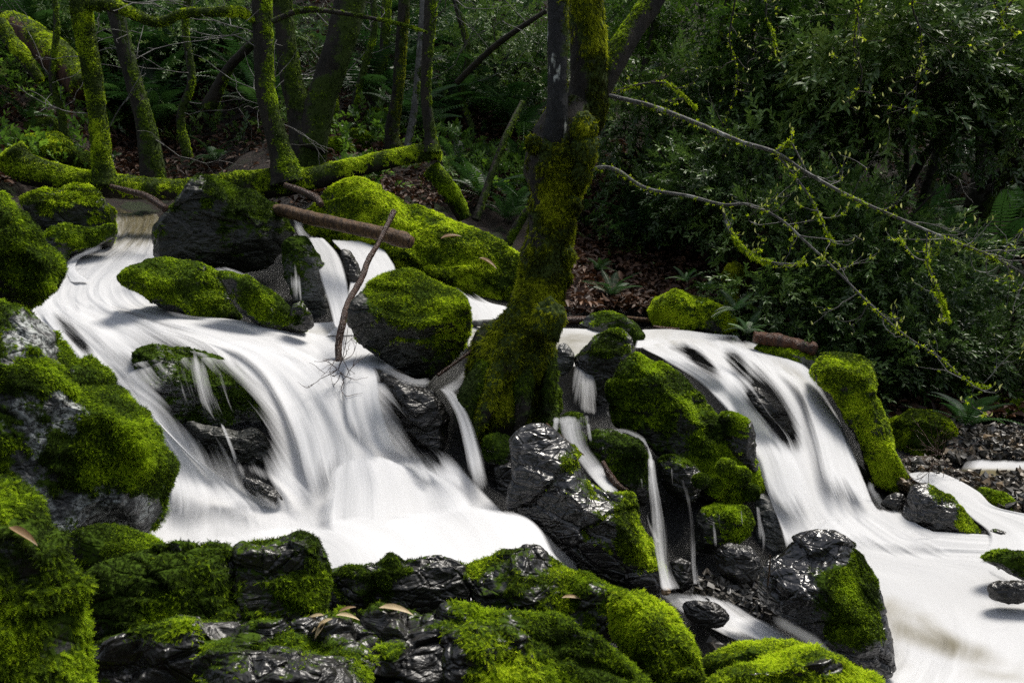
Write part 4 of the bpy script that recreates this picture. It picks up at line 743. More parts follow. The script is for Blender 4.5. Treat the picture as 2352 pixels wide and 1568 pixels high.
# --- the big tree in midstream
t = root_at('mossy_tree', 1165, 990, 4.95, 'massive moss-draped tree growing out of the midstream rocks', 'tree')
grow(t, 'trunk', [(1160,1010,4.9,180),(1165,950,4.9,215),(1172,880,4.9,208),(1195,800,4.93,196),(1220,735,4.95,140),(1238,660,5.0,112),(1248,590,5.03,112),(1262,520,5.05,104),(1268,460,5.08,108),(1278,400,5.1,134),(1282,350,5.12,128),(1300,290,5.15,112),(1318,240,5.2,84)], BARK_M, MS_O,
     mb=.14, md=(.75,-.15,.35), mn=56000, ms=.028, amp=.25, n=56, seed=3, tm='frond', droop=.9, tone=.0, fr=4, cap=False, mamp=1.5)
grow(t, 'stem', [(1272,345,5.05,58),(1278,280,5.04,52),(1281,200,5.04,47),(1281,100,5.04,46),(1282,0,5.04,46),(1282,-160,5.04,44)], BARK_L, MS_O, mb=-.35, md=(.9,0,-.6), mn=700, ms=.016, amp=.05, n=24, seed=4, label='smooth dark left stem spotted with white lichen')
grow(t, 'stem', [(1305,330,5.2,90),(1342,260,5.25,96),(1352,180,5.25,86),(1350,90,5.25,80),(1345,0,5.25,78),(1340,-160,5.25,74)], BARK_M, MS_O, mb=.2, md=(.7,-.1,.1), mn=17000, ms=.026, amp=.14, n=32, seed=5, tm='frond', droop=1.5, label='right stem wrapped in hanging moss', tone=.02)
grow(t, 'limb', [(1352,240,5.3,66),(1390,180,5.3,58),(1425,115,5.35,56),(1460,60,5.4,52),(1500,0,5.45,50),(1580,-140,5.5,46)], BARK_M, MS_M, mb=-.1, md=(-.7,0,.8), mn=2500, ms=.014, amp=.07, n=22, seed=6)
grow(t, 'root', [(1240,900,4.85,60),(1262,960,4.75,52),(1268,1010,4.7,34),(1262,1040,4.7,16)], BARK_M, MS_D, mb=.2, mn=1800, ms=.015, amp=.15, seed=7)
for k_, pth in enumerate([[(1195,760,4.86,60),(1160,830,4.76,56),(1130,900,4.68,46),(1105,965,4.64,34),(1090,1005,4.62,18)],[(1215,780,4.84,52),(1205,860,4.72,46),(1200,930,4.66,38),(1190,990,4.64,22)],[(1240,740,4.9,50),(1256,820,4.8,42),(1262,890,4.74,34),(1255,950,4.7,20)]]):
    grow(t, 'root', pth, BARK_M, MS_O if k_ == 0 else MS_D, mb=.05, mn=3500, ms=.022, amp=.2, seed=80+k_, tm='frond', droop=.9)
grow(t, 'root', [(1120,850,4.8,70),(1085,900,4.72,62),(1072,950,4.68,50),(1100,1000,4.66,30)], BARK_M, MS_D, mb=.3, mn=2600, ms=.016, amp=.15, seed=8)
for k, (x, y, r_, s) in enumerate([(1340,290,26,1),(1345,345,30,1),(1335,400,22,1),(1318,470,18,1),(1300,590,20,1),(1298,640,16,1),(1225,330,16,1),(1262,735,34,1)]):
    V0, F0 = ICO[4]; c = at(x, y, 4.98 if k < 7 else 4.72); rr = r_*5/K; V = c+V0*rr*np.array([1, 1, 1.25])*(1+.35*fbm(V0*2.2+k*5, 3))[:, None]; o = np.array(t.location)
    b = mk('moss_clump', V-o, F0, BARK_M, parent=t, attrs=dict(moss=np.ones(len(V)))); moss_on(V, F0, np.ones(len(V)), 1600, .024, np.random.RandomState(k), MS_O, b, 'frond', origin=o, droop=1.2, tone=.08)
def branch(root, path, seed, nt, tl, moss_n, label=None, mat=BARK_G, buds=True, brad=.0028, up=.3, span=(.2, 1)):
    V, F, N, C, R = tube(path, n=8, amp=.1, seed=seed, fr=3); o0 = np.array(root.location); rs = np.random.RandomState(seed)
    o = mk('branch', V-o0, F, mat, parent=root, attrs=dict(moss=np.zeros(len(V))))
    if label: o['label'] = label
    tv, tf, ends, lines = twigs(C, R, rs, nt, tl, brad, up=up, span=span)
    mk('twigs', tv-o0, tf, mat, parent=o, attrs=dict(moss=np.zeros(len(tv))))
    if moss_n:
        cl = np.clip(fbm(C*5, 2)*1.6+.5, .02, 1); idx = rs.choice(len(C), moss_n, p=cl/cl.sum()); P = C[idx]+rs.randn(moss_n, 3)*(R[idx]*.75)[:, None]
        L = np.vstack([l[0][::2] for l in lines]); P = np.vstack([P, L[rs.randint(0, len(L), moss_n//4)]+rs.randn(moss_n//4, 3)*.004])
        d = nz(rs.randn(len(P), 3)+np.array([0, 0, -.5])); X, Y_, Z = frames(d, rs.randn(len(P), 3)); vv, ff = instance(*SPRIG, P, X, Y_, Z, .015*(.5+rs.rand(len(P))))
        mk('moss', vv-o0, ff, MS_B, parent=o, attrs=dict(rnd=np.repeat(np.clip(.65+.3*rs.randn(len(P)), 0, 1), len(SPRIG[0]))), smooth=False)
    if buds:
        P = np.array([e[0] for e in ends]); d = nz(np.array([e[1] for e in ends])+np.array([0, 0, 1.2])); X, Y_, Z = frames(d, rs.randn(len(P), 3)); tv, tf = leaf_tv(.34, 2, .5)
        for i in range(0, min(len(P), 90)):
            vv, ff = instance(tv, tf, P[i:i+1], X[i:i+1], Y_[i:i+1], Z[i:i+1], [.016+.014*rs.rand()]); mk('bud', vv-o0, ff, L_BUD, parent=o, attrs=dict(rnd=np.full(len(tv), rs.rand())), smooth=False)
    return o
branch(t, [(1400,220,5.2,10),(1450,232,5.1,10),(1500,245,5.05,10),(1600,283,4.9,10),(1700,325,4.75,9),(1780,350,4.65,8.5),(1850,395,4.6,8),(1950,450,4.5,7),(2080,508,4.4,6),(2180,550,4.3,5),(2280,590,4.25,4.5),(2400,655,4.2,3)], 11, 18, .3, 330, 'longer upper bare branch reaching out to the right', span=(.45, 1))
branch(t, [(1350,392,5.0,10),(1385,384,4.95,9),(1420,392,4.9,9),(1460,420,4.85,8.5),(1500,437,4.8,8),(1580,450,4.7,7.5),(1660,470,4.65,7),(1720,470,4.6,6.5),(1790,502,4.5,6),(1850,555,4.45,5.5),(1920,620,4.4,5),(2000,700,4.3,4.5),(2080,770,4.2,4),(2160,822,4.15,3.5),(2230,880,4.1,2.5),(2272,888,4.1,1.6)], 12, 18, .24, 330, 'lower drooping bare branch over the right fall', span=(.4, 1))
branch(t, [(1660,470,4.65,6),(1668,510,4.62,6),(1690,550,4.6,6),(1730,590,4.55,5.5),(1790,605,4.5,4.5),(1850,605,4.5,3)], 13, 6, .18, 420, span=(.3, 1))
branch(t, [(1780,350,4.65,5),(1830,410,4.6,4.5),(1870,470,4.55,4),(1900,535,4.5,3),(1915,560,4.5,2)], 14, 5, .18, 160)
branch(t, [(1780,350,4.65,6),(1800,335,4.65,6),(1814,326,4.65,5),(1830,350,4.64,4),(1860,410,4.6,3)], 15, 2, .12, 60)
branch(t, [(1400,218,5.3,5),(1450,198,5.4,5),(1520,190,5.5,5),(1560,210,5.6,4),(1600,250,5.7,3)], 16, 5, .25, 250, mat=BARK_M)
branch(t, [(2130,530,4.35,4),(2130,600,4.35,3),(2160,680,4.3,2.5),(2180,740,4.3,2)], 17, 5, .15, 260)
# twigs hanging from above on the right
for k, (x, y0, y1, Yb, lb) in enumerate([(1700,-60,330,6.2,'mossy twig hanging down left of the laurel crowns'),(1760,-60,110,5.8,'short budding twig hanging from the top edge'),(1975,-60,225,5.4,'budding twig hanging in front of the middle laurels'),(2130,-60,270,5.2,'long budding twig hanging at the upper right'),(2330,-60,120,5.0,'budding twig hanging in the top right corner')]):
    r_ = root_at('hanging_twig', x, y0, Yb, lb, 'twig'); rs = np.random.RandomState(60+k); ys = np.linspace(y0, y1, 6); xs = x+np.r_[0, np.cumsum(rs.randn(5)*16)]
    branch(r_, [(a, b, Yb-.02*i, 5-.7*i) for i, (a, b) in enumerate(zip(xs, ys))], 70+k, 9, .25, 90, mat=BARK_M, up=.1, span=(.15, 1))
# --- fallen mossy log with upright trees
t = root_at('fallen_log', 30, 400, 7.6, 'long fallen mossy trunk lying across behind the upper boulders', 'log')
LOGY = [7.3,7.35,7.4,7.45,7.5,7.5,7.5,7.5,7.5,7.5,7.55,7.6,7.65,7.7]
LP = [(22,345,60),(60,385,66),(150,412,56),(240,427,54),(350,434,50),(420,436,46),(520,422,48),(600,422,62),(650,418,66),(705,412,54),(780,395,46),(880,370,42),(960,352,42),(1004,343,44)]
grow(t, 'trunk', [(a, b, y, w_) for (a, b, w_), y in zip(LP, LOGY)], BARK_M, MS_B, mb=.1, md=(.1,-.15,1), mn=26000, ms=.022, amp=.13, n=24, seed=21, droop=1.0, tone=0, fr=4)
def upright(label, path, seed, mb=.0, md=(.6,-.2,.4), mn=6000, ms=.018, n=20, moss=MS_M, tw=0, mat=BARK_M, name='mossy_tree', group=None, amp=.09, tone=0., extra=(), cat='tree', canopy=None):
    a, b, Y, w_ = path[0]; r_ = root_at(name, a, b, Y, label, cat, group)
    o, C, R = grow(r_, 'trunk', path, mat, moss, mb=mb, md=md, mn=mn, ms=ms, amp=amp, n=n, seed=seed, droop=.9, tone=tone)
    for j, e in enumerate(extra): grow(r_, 'branch', e, mat, moss, mb=mb, md=md, mn=mn//3, ms=ms, amp=amp, n=14, seed=seed+50+j, droop=.8, tone=tone)
    if tw:
        rs = np.random.RandomState(seed); tv, tf, en, ln = twigs(C, R, rs, tw, .9, .005, up=.05, kids=3, span=(.25, 1)); o0 = np.array(r_.location)
        mk('twigs', tv-o0, tf, BARK_G, parent=r_, attrs=dict(moss=np.zeros(len(tv))))
    return r_
upright('slim mossy tree standing on the left end of the fallen trunk', [(240,425,7.4,62),(236,390,7.4,46),(228,300,7.4,38),(216,200,7.4,38),(200,100,7.4,40),(184,0,7.4,42),(178,-120,7.4,40)], 22, mb=.18, md=(.3,-.5,.5), mn=12000, moss=MS_B, tone=-.12, extra=[[(200,12,7.4,22),(250,12,7.35,26),(300,30,7.3,24),(360,52,7.3,20),(420,32,7.3,20),(480,28,7.3,20),(545,28,7.35,22),(582,45,7.4,16)]], tw=6)
upright('curved tree rising from the middle of the fallen trunk', [(662,420,7.45,84),(650,370,7.45,58),(630,300,7.45,46),(608,200,7.45,42),(604,100,7.45,42),(600,0,7.45,42),(598,-120,7.45,40)], 23, mb=-.06, md=(.8,-.1,.5), mn=7000, moss=MS_M, tw=8, extra=[[(625,50,7.4,12),(680,28,7.4,12),(740,25,7.4,11),(840,40,7.4,9),(930,60,7.4,7),(980,75,7.4,4)]])
upright('thin dark tree at the raised right end of the fallen trunk', [(990,350,7.65,48),(988,310,7.65,28),(978,220,7.65,24),(982,120,7.65,25),(990,0,7.65,28),(994,-120,7.65,26)], 24, mb=-.15, md=(.9,0,.3), mn=2500, moss=MS_M, tw=7)
upright('leaning mossy prop trunk under the right end of the fallen trunk', [(1065,500,7.9,34),(1045,460,7.85,40),(1018,420,7.75,42),(990,388,7.7,42)], 25, mb=.2, mn=5500, moss=MS_M, name='fallen_log', cat='log')
upright('pair of dark mossy stems forming a V behind the curved tree', [(700,400,8.4,92),(705,330,8.4,84),(690,260,8.4,60),(668,180,8.4,50),(655,80,8.4,44),(648,0,8.4,42),(640,-130,8.4,40)], 26, mb=-.02, mn=5000, moss=MS_D, extra=[[(712,340,8.35,76),(735,240,8.35,66),(765,150,8.35,66),(790,70,8.35,70),(805,0,8.35,66),(830,-120,8.35,60)],[(735,200,8.6,26),(770,120,8.6,24),(800,40,8.6,24),(812,-60,8.6,22)]], tw=6)
upright('dark crooked trunk left of the curved tree in deep shade', [(352,425,8.3,58),(345,350,8.3,50),(330,270,8.3,40),(305,180,8.3,36),(280,90,8.3,34),(262,0,8.3,34),(250,-120,8.3,30)], 27, mb=-.1, mn=3500, moss=MS_D, tw=9)
upright('slanting dark limb crossing behind toward the curved tree', [(480,245,9.2,34),(520,165,9.1,22),(560,120,9.,20),(600,80,8.9,18)], 28, mb=-.2, mn=700, moss=MS_D, name='leaning_trunk', cat='trunk')
upright('mossy middle-distance trunk left of the thin dark tree', [(905,345,8.8,42),(900,300,8.8,32),(912,220,8.8,26),(920,120,8.8,26),(928,0,8.8,26),(930,-120,8.8,24)], 29, mb=-.02, mn=3000, moss=MS_O, tone=-.1)
upright('slender grey stem between two trunks near the thin dark tree', [(935,340,8.6,18),(950,260,8.6,16),(958,180,8.6,14),(968,60,8.6,14),(975,-80,8.6,13)], 30, mb=-.3, mn=300, moss=MS_D, mat=BARK_G)
upright('leaning thin dark trunk over the ferns right of the green boulder', [(1092,505,7.8,18),(1115,440,7.9,17),(1140,370,8.0,16),(1165,305,8.1,14),(1200,235,8.3,12)], 31, mb=-.2, mn=500, moss=MS_D, name='leaning_trunk', cat='trunk')
upright('second short leaning stem touching the big trunk from the left', [(1165,560,7.5,22),(1190,515,7.5,20),(1215,480,7.5,18)], 32, mb=-.1, mn=500, moss=MS_D, name='leaning_trunk', cat='trunk')
upright('long diagonal dark branch left of the lichened stem', [(1050,190,8.6,14),(1110,130,8.4,14),(1165,85,8.2,13),(1255,25,8.,10)], 33, mb=-.3, mn=200, moss=MS_D, name='leaning_trunk', cat='trunk', tw=5)
upright('old rotten log with a bright moss back on the upper left slope', [(20,60,9.6,62),(80,92,9.4,66),(140,140,9.2,66),(195,205,9.0,60)], 34, mb=-.05, md=(.35,-.1,.9), mn=9000, ms=.02, moss=MS_B, mat=m_bark('rotten_bark', (.03,.014,.009), (.1,.045,.028), .8), name='fallen_log', cat='log', amp=.16, tone=.05)
upright('mossy limb leaning at the far left edge of the slope', [(0,50,8.7,24),(25,95,8.65,30),(55,130,8.6,28),(90,185,8.6,20)], 35, mb=.25, mn=2600, ms=.02, moss=MS_B, name='leaning_trunk', cat='trunk', tone=-.05)
upright('far mossy knotted trunk behind the left saplings', [(870,300,10.2,44),(878,250,10.2,40),(858,200,10.2,30),(880,140,10.2,24),(885,60,10.2,22),(890,-60,10.2,20)], 36, mb=.1, mn=2200, moss=MS_M, tone=-.1)
# right background trees
upright('curved black tree arching up to the right edge', [(2040,540,8.6,30),(2085,430,8.6,20),(2130,350,8.55,18),(2190,290,8.5,16),(2260,225,8.45,15),(2310,206,8.4,14),(2420,205,8.4,12)], 41, mb=-.2, mn=500, moss=MS_D, amp=.12, tw=7)
upright('mossy twisted trunk in the dim right background', [(2110,520,9.2,34),(2130,430,9.2,26),(2160,330,9.2,24),(2165,240,9.2,24),(2140,180,9.2,20),(2135,60,9.2,20),(2130,-80,9.2,18)], 42, mb=-.05, mn=1500, moss=MS_D, amp=.15, tw=5)
upright('straight thin black sapling behind the long upper branch', [(2068,500,9.,16),(2080,420,9.,13),(2085,300,9.,12),(2100,160,9.,10),(2102,20,9.,9),(2105,-80,9.,8)], 43, mb=-.4, mn=100, moss=MS_D)
upright('leaning mossy trunk with a crook at the right edge', [(2420,470,8.2,42),(2350,405,8.3,38),(2300,345,8.4,30),(2262,295,8.5,26),(2240,262,8.6,20)], 44, mb=.1, mn=3500, moss=MS_M, tone=-.2, extra=[[(2345,400,8.3,28),(2300,420,8.3,22),(2272,455,8.3,22),(2258,500,8.3,20)]])
upright('broad dark trunk beyond the crooked trunk', [(2262,480,9.6,90),(2275,400,9.6,70),(2290,300,9.7,64),(2310,180,9.8,60),(2330,60,9.9,60),(2345,-80,10,56)], 45, mb=-.15, mn=2500, moss=MS_D, tw=4)
upright('tall dim trunk behind the laurel crowns', [(1925,560,10.5,30),(1935,420,10.5,26),(1920,280,10.6,24),(1945,120,10.7,24),(1960,-80,10.8,22)], 46, mb=-.15, mn=1200, moss=MS_D, tw=4)
upright('short mossy snag standing in the dark hollow', [(1668,705,7.1,56),(1672,668,7.1,44),(1682,635,7.1,50),(1700,612,7.1,40)], 47, mb=.25, mn=5000, ms=.019, moss=MS_O, name='tree_stump', cat='stump', tone=.1, amp=.2)
upright('dark horizontal log across the right bank under the bushes', [(2160,820,7.4,36),(2240,850,7.2,38),(2330,868,7.,38),(2430,880,6.9,38)], 48, mb=-.05, mn=2200, moss=MS_D, name='fallen_log', cat='log')
upright('lower dark mossy log beside the pebble bank', [(2190,935,6.7,30),(2260,938,6.6,40),(2430,940,6.5,44)], 49, mb=.0, mn=2600, moss=MS_M, name='fallen_log', cat='log', tone=-.2)
for pth, sd, lb, ms_, tn in [([(755,340,9.6,18),(770,240,9.6,15),(760,150,9.6,14),(785,50,9.6,13),(780,-60,9.6,12)],101,'thin curving stem right of the V-shaped stems',MS_M,-.1),([(835,330,9.8,20),(815,250,9.8,16),(835,160,9.8,15),(860,60,9.8,14),(850,-60,9.8,13)],102,'wavy mossy stem left of the knotted far trunk',MS_M,0),
    ([(1085,300,9.9,18),(1060,220,9.9,15),(1075,120,9.9,14),(1050,20,9.9,13),(1040,-60,9.9,12)],103,'thin crooked stem midway between the saplings and the big tree',MS_D,.1),([(430,360,9.2,24),(415,270,9.2,18),(440,180,9.2,16),(425,60,9.2,15),(440,-60,9.2,14)],104,'slim mossy stem between the crooked dark trunk and the curved tree',MS_M,-.05),
    ([(150,330,9.0,20),(140,260,9.0,16),(120,180,9.0,14),(130,60,9.0,12),(120,-50,9.0,11)],105,'thin stem left of the slim mossy tree',MS_M,0),([(1490,380,9.3,24),(1500,280,9.3,20),(1475,190,9.3,18),(1500,80,9.3,16),(1520,-60,9.3,15)],106,'dark stem just right of the thick slanting limb',MS_M,.05),
    ([(1640,330,8.9,24),(1655,240,8.9,18),(1640,150,8.9,16),(1665,40,8.9,14),(1680,-60,8.9,12)],107,'mossy stem rising through the bright laurels',MS_B,-.1)]:
    upright(lb, pth, sd, mb=.05, mn=1800, moss=ms_, tone=tn, tw=4, amp=.15)
# logs and sticks in the stream
upright('smooth brown log wedged above the small upper fall', [(630,482,6.45,26),(660,486,6.35,30),(710,500,6.25,32),(800,520,6.1,33),(880,538,6.0,36),(920,549,5.96,40),(944,557,5.93,30)], 51, moss=None, mn=0, mat=BARK_B, name='brown_log', cat='log', amp=.1)
r_ = upright('wet knotty stick leaning on the brown log', [(778,830,5.05,16),(778,790,5.1,17),(788,740,5.15,17),(800,695,5.25,15),(830,640,5.4,15),(845,600,5.5,14),(868,560,5.6,12),(888,520,5.7,12),(905,486,5.8,14)], 52, moss=None, mn=0, mat=BARK_W, name='stick', cat='stick', amp=.12)
V, F, e_, l_ = twigs(cr(np.array([at(778,800,5.1), at(845,600,5.5), at(905,486,5.8)]), 30), None, np.random.RandomState(4), 13, .045, .004, up=0, kids=0); mk('side_twigs', V-np.array(r_.location), F, BARK_W, parent=r_, attrs=dict(moss=np.zeros(len(V))))
upright('dark branch propped against the upper boulder behind the brown log', [(655,425,7.0,12),(690,438,6.9,16),(725,455,6.8,18),(738,470,6.7,14)], 53, moss=None, mn=0, mat=BARK_W, name='stick', cat='stick')
upright('bare weathered pole under the left end of the fallen trunk', [(255,428,7.2,10),(300,440,7.1,13),(340,453,7.0,16),(380,480,6.9,18)], 54, moss=None, mn=0, mat=BARK_W, name='stick', cat='stick')
upright('thin dark stick slanting between the block-shaped boulder and root rock', [(1005,862,4.75,9),(1050,830,4.8,8),(1090,800,4.85,7),(1128,768,4.9,5)], 55, moss=None, mn=0, mat=BARK_W, name='stick', cat='stick')
upright('thin reddish stick lying in the cascade', [(1255,972,4.55,3.5),(1300,1010,4.45,4),(1340,1045,4.4,4),(1362,1068,4.4,3)], 56, moss=None, mn=0, mat=BARK_B, name='stick', cat='stick')
upright('grey driftwood log lying in the pool left of the trunk', [(1062,744,5.9,12),(1100,742,5.85,16),(1150,740,5.8,15),(1190,738,5.8,12)], 57, moss=None, mn=0, mat=BARK_G, name='driftwood', cat='log')
upright('dark driftwood plank right of the trunk at the upper pool', [(1290,740,6.3,20),(1320,736,6.3,22),(1355,733,6.3,14)], 58, moss=None, mn=0, mat=BARK_W, name='driftwood', cat='log')
upright('yellow-brown stick on the far bank of the upper pool', [(1440,730,6.8,10),(1480,735,6.8,12),(1512,738,6.8,8)], 59, moss=None, mn=0, mat=BARK_B, name='driftwood', cat='log')
upright('small dark flat driftwood at the foot of the mossy mound', [(1500,752,6.5,12),(1530,757,6.5,14),(1560,757,6.5,9)], 60, moss=None, mn=0, mat=BARK_W, name='driftwood', cat='log')
upright('rotten red-brown log on the lip beside the right fall', [(1732,772,6.1,26),(1770,778,6.1,34),(1820,792,6.05,34),(1860,800,6.0,32),(1872,803,6.0,26)], 61, moss=None, mn=0, mat=m_bark('red_rotten_wood', (.02,.009,.005), (.11,.042,.018), .4, 0, 1.6), name='fallen_log', cat='log', amp=.28)
upright('decayed stick jammed in the cascade', [(1385,1060,4.35,10),(1400,1090,4.3,16),(1420,1115,4.25,14),(1440,1125,4.25,8)], 62, moss=None, mn=0, mat=BARK_W, name='stick', cat='stick', amp=.3)
upright('thin upright twig beside the biggest wet boulder', [(1763,1345,3.25,3.5),(1767,1310,3.25,3.5),(1769,1275,3.25,3)], 63, moss=None, mn=0, mat=BARK_B, name='stick', cat='stick')
rs = np.random.RandomState(5)
for x, y, Yb, lb in [(790,850,4.65,'snarl of dark twigs caught in the water at the foot of the wet stick'), (2150,1045,5.2,'tangle of bare twigs over the flat brown stone')]:
    c = at(x, y, Yb); V, F, e_, l_ = twigs(c+rs.randn(8, 3)*.03, None, rs, 16, .2 if y < 900 else .3, .0022, up=.1, kids=2); r0 = mk('twig_tangle', V, F, BARK_W, loc=c, attrs=dict(moss=np.zeros(len(V))), label=lb, cat='twigs')
# ------------------------------------------------------------------ ferns and shrubs
FV = []
for k in range(5):
    FV.append(tmpl_fern_frond(17+k, [.35, .5, .65, .8, .45][k], [.15, .17, .16, .14, .19][k]))
def fern_geo(rs, n, L):
    out = []
    for i in range(n):
        a = 2*math.pi*(i+.6*rs.rand())/n; e = rs.uniform(.25, 1.05); tv, tf = FV[rs.randint(5)]; s = L*rs.uniform(.65, 1.1)
        d = np.array([[math.cos(a)*math.cos(e), math.sin(a)*math.cos(e), math.sin(e)]]); X, Y_, Z = frames(d, np.array([[0, 0, 1.]]))
        V, F = instance(tv, tf, np.zeros((1, 3)), X, Y_, Z, [s]); out.append((V, F, np.full(len(V), np.clip(.45+.25*rs.randn(), 0, 1))))
    return out
def fern_proto(seed, n, L, parts):
    rs = np.random.RandomState(seed); g = fern_geo(rs, n, L)
    if parts:
        meshes = []
        for V, F, r in g: o = mk('frond', V, F, L_FERN, parent=None, attrs=dict(rnd=r), smooth=False); meshes.append(o.data); bpy.data.objects.remove(o)
        return meshes
    V = np.vstack([a[0] for a in g]); k = 0; F = []
    for a in g: F.append(a[1]+k); k += len(a[0])
    o = mk('fern', V, np.vstack(F), L_FERN, attrs=dict(rnd=np.concatenate([a[2] for a in g])), smooth=False); me = o.data; bpy.data.objects.remove(o); return me
PF = [fern_proto(300+k, 11+k % 3, .55, True) for k in range(4)]; PM = [fern_proto(320+k, 12+k % 4, .55, False) for k in range(6)]
def fern(px, py, label, s=1., near=True, group=None, dy=0., lift=0.):
    c = onD(px, py); c = at(px, py, D(px, py)-dy-.08); c[2] += lift+.06; rs = np.random.RandomState(int(px*7+py))
    if near:
        r_ = empty('fern', c, label, 'fern', group)
        for me in PF[rs.randint(4)]: o = bpy.data.objects.new('frond', me); sc.collection.objects.link(o); o.parent = r_
    else:
        r_ = bpy.data.objects.new('fern', PM[rs.randint(6)]); sc.collection.objects.link(r_); r_.location = Vector([float(v) for v in c]); tag(r_, label, 'fern', group)
    r_.rotation_euler = (rs.uniform(-.15, .4), rs.uniform(-.15, .15), rs.rand()*6.28); r_.scale = (s,)*3
for a in [(1110,470,'biggest fern behind the green boulder, at the foot of the leaning thin trunk',1.15),(1185,500,'fern squeezed between the green boulder and the big trunk',1.0),(1045,400,'fern right of the raised end of the fallen trunk',.95),(1195,400,'fern just left of the swollen part of the big trunk',1.05),
          (1405,700,'lone fern on brown leaf litter right of the big trunk',.85),(1372,640,'small fern hanging above the lone fern on leaf litter',.55),(1160,520,'low fern touching the top of the green boulder',.7),(495,385,'fern on the bank above the middle of the fallen trunk',.8),
          (60,290,'leafy fern at the left edge above the log end',.9),(130,375,'small fern in the moss above the left log end',.6),(1115,225,'pale sunlit fern high on the middle slope',.95),(1190,125,'top sunlit fern left of the lichened stem',.9),
          (1250,215,'fern right behind the lichened stem',.8),(885,180,'fern in the gap between the V-shaped stems and the saplings',.8),(800,420,'fern peeping over the right part of the fallen trunk',.55),(2140,520,'fern arching beside the twisted trunk on the right',1.2),
          (2250,560,'large dim fern under the crooked trunk',1.3),(2330,700,'fern at the right edge below the long upper branch',1.2),(1880,460,'fern behind the middle of the long upper branch',.9),(2190,420,'fern left of the broad dark trunk',.9),(2215,1000,'fern overhanging the domed mossy rock',.75)]:
    fern(a[0], a[1], a[2], a[3]*(.55 if 1300 < a[0] < 1450 else .8))
for x, y, s, lb in [(1575,668,.42,'little fern growing on top of the lumpy mossy mound'),(1690,735,.5,'fern on the right flank of the lumpy mossy mound'),(1625,690,.35,'tiny fern on the shoulder of the lumpy mossy mound'),(1715,790,.45,'fern by the rotten red-brown log')]:
    fern(x, y, lb, s*.6, dy=(.75 if y < 700 else .6))
rs = np.random.RandomState(77)
zones = [((250,620),(40,330),30,'sword fern in the crowded fern bank behind the curved tree','ferns on the left bank'),((60,240),(20,130),7,'small fern on the slope above the rotten log','ferns on the upper left slope'),((820,1230),(20,330),26,'sword fern on the dim middle slope','ferns on the middle slope'),((1850,2330),(330,760),16,'sword fern in the shade of the right bank','ferns on the right bank'),((1420,1800),(380,560),5,'dark fern at the edge of the hollow','ferns by the hollow')]
for (x0, x1), (y0, y1), n_, lb, gr in zones:
    for _ in range(n_): fern(rs.uniform(x0, x1), rs.uniform(y0, y1), lb, rs.uniform(1.0, 1.6), False, gr, dy=.25)
TWIGS = [tmpl_leafy_twig(np.random.RandomState(k), 13+k, .36, .25) for k in range(3)]; TWB = tmpl_leafy_twig(np.random.RandomState(9), 8, .5, .38)
def foliage(P, dirs, sizes, rs, tw, mat, name, parent, o0, tone=0., **kw):
    X, Y_, Z = frames(dirs, np.tile([0, 0, 1.], (len(P), 1))+rs.randn(len(P), 3)*.35); vv, ff = instance(*tw, P, X, Y_, Z, sizes)
    L = len(tw[0]); rnd = np.repeat(np.clip(.45+tone+.5*fbm(P*3, 2)+.2*rs.randn(len(P)), 0, 1), L)+rs.randn(len(P)*L)*.0
    return mk(name, vv-o0, ff, mat, parent=parent, attrs=dict(rnd=np.clip(rnd, 0, 1)), smooth=False, **kw)
def shrub(px, py, Y, rx, rz, n_, label, size=.24, mat=L_LAUREL, tone=0., seed=0, name='laurel_shrub', cat='shrub', stems=5):
    rs = np.random.RandomState(seed+500); c = at(px, py, Y); gy = min(Y+1.2, 30); base = c+np.array([0, .5, -rz*1.15])
    r_ = empty(name, base, label, cat); P = rs.randn(n_*3, 3); P = nz(P)*(rs.rand(n_*3, 1)**.45)*np.array([rx, rx*.7, rz])+c
    keep = fbm(P*2.3+seed, 3)+.25*rs.randn(len(P))*.5 > -.02; P = P[keep][:n_]
    d = nz((P-c)*.8/rx+rs.randn(len(P), 3)*.5+np.array([0, -.25, -.1]))
    foliage(P, d, size*(.6+.7*rs.rand(len(P))), rs, TWIGS[seed % 3], mat, 'foliage', r_, base, tone)
    Vs = []; Fs = []; k = 0
    for i in range(stems):
        e = c+rs.randn(3)*np.array([rx*.5, .2, rz*.5]); mid = (base+e)/2+rs.randn(3)*.15; C = cr(np.array([base, mid, e]), 12); 
        V, F, en, ln = twigs(C, None, rs, 6, rx*.7, .006, up=.2, kids=2); Vs.append(V); Fs.append(F+k); k += len(V)
        a = np.linspace(0, 2*math.pi, 5, endpoint=False); T = nz(np.gradient(C, axis=0)); A = nz(np.cross(T, [0, 1, .2])); B = np.cross(T, A)
        V = (C[:, None]+(A[:, None]*np.cos(a)[None, :, None]+B[:, None]*np.sin(a)[None, :, None])*np.linspace(.018, .006, 12)[:, None, None]).reshape(-1, 3); F = grid_faces(5, 12, True)
        Vs.append(V); Fs.append(np.vstack([F[:, :3], F[:, [0, 2, 3]]])+k); k += len(V)
    V = np.vstack(Vs); mk('stems', V-base, np.vstack(Fs), BARK_M, parent=r_, attrs=dict(moss=np.zeros(len(V))))
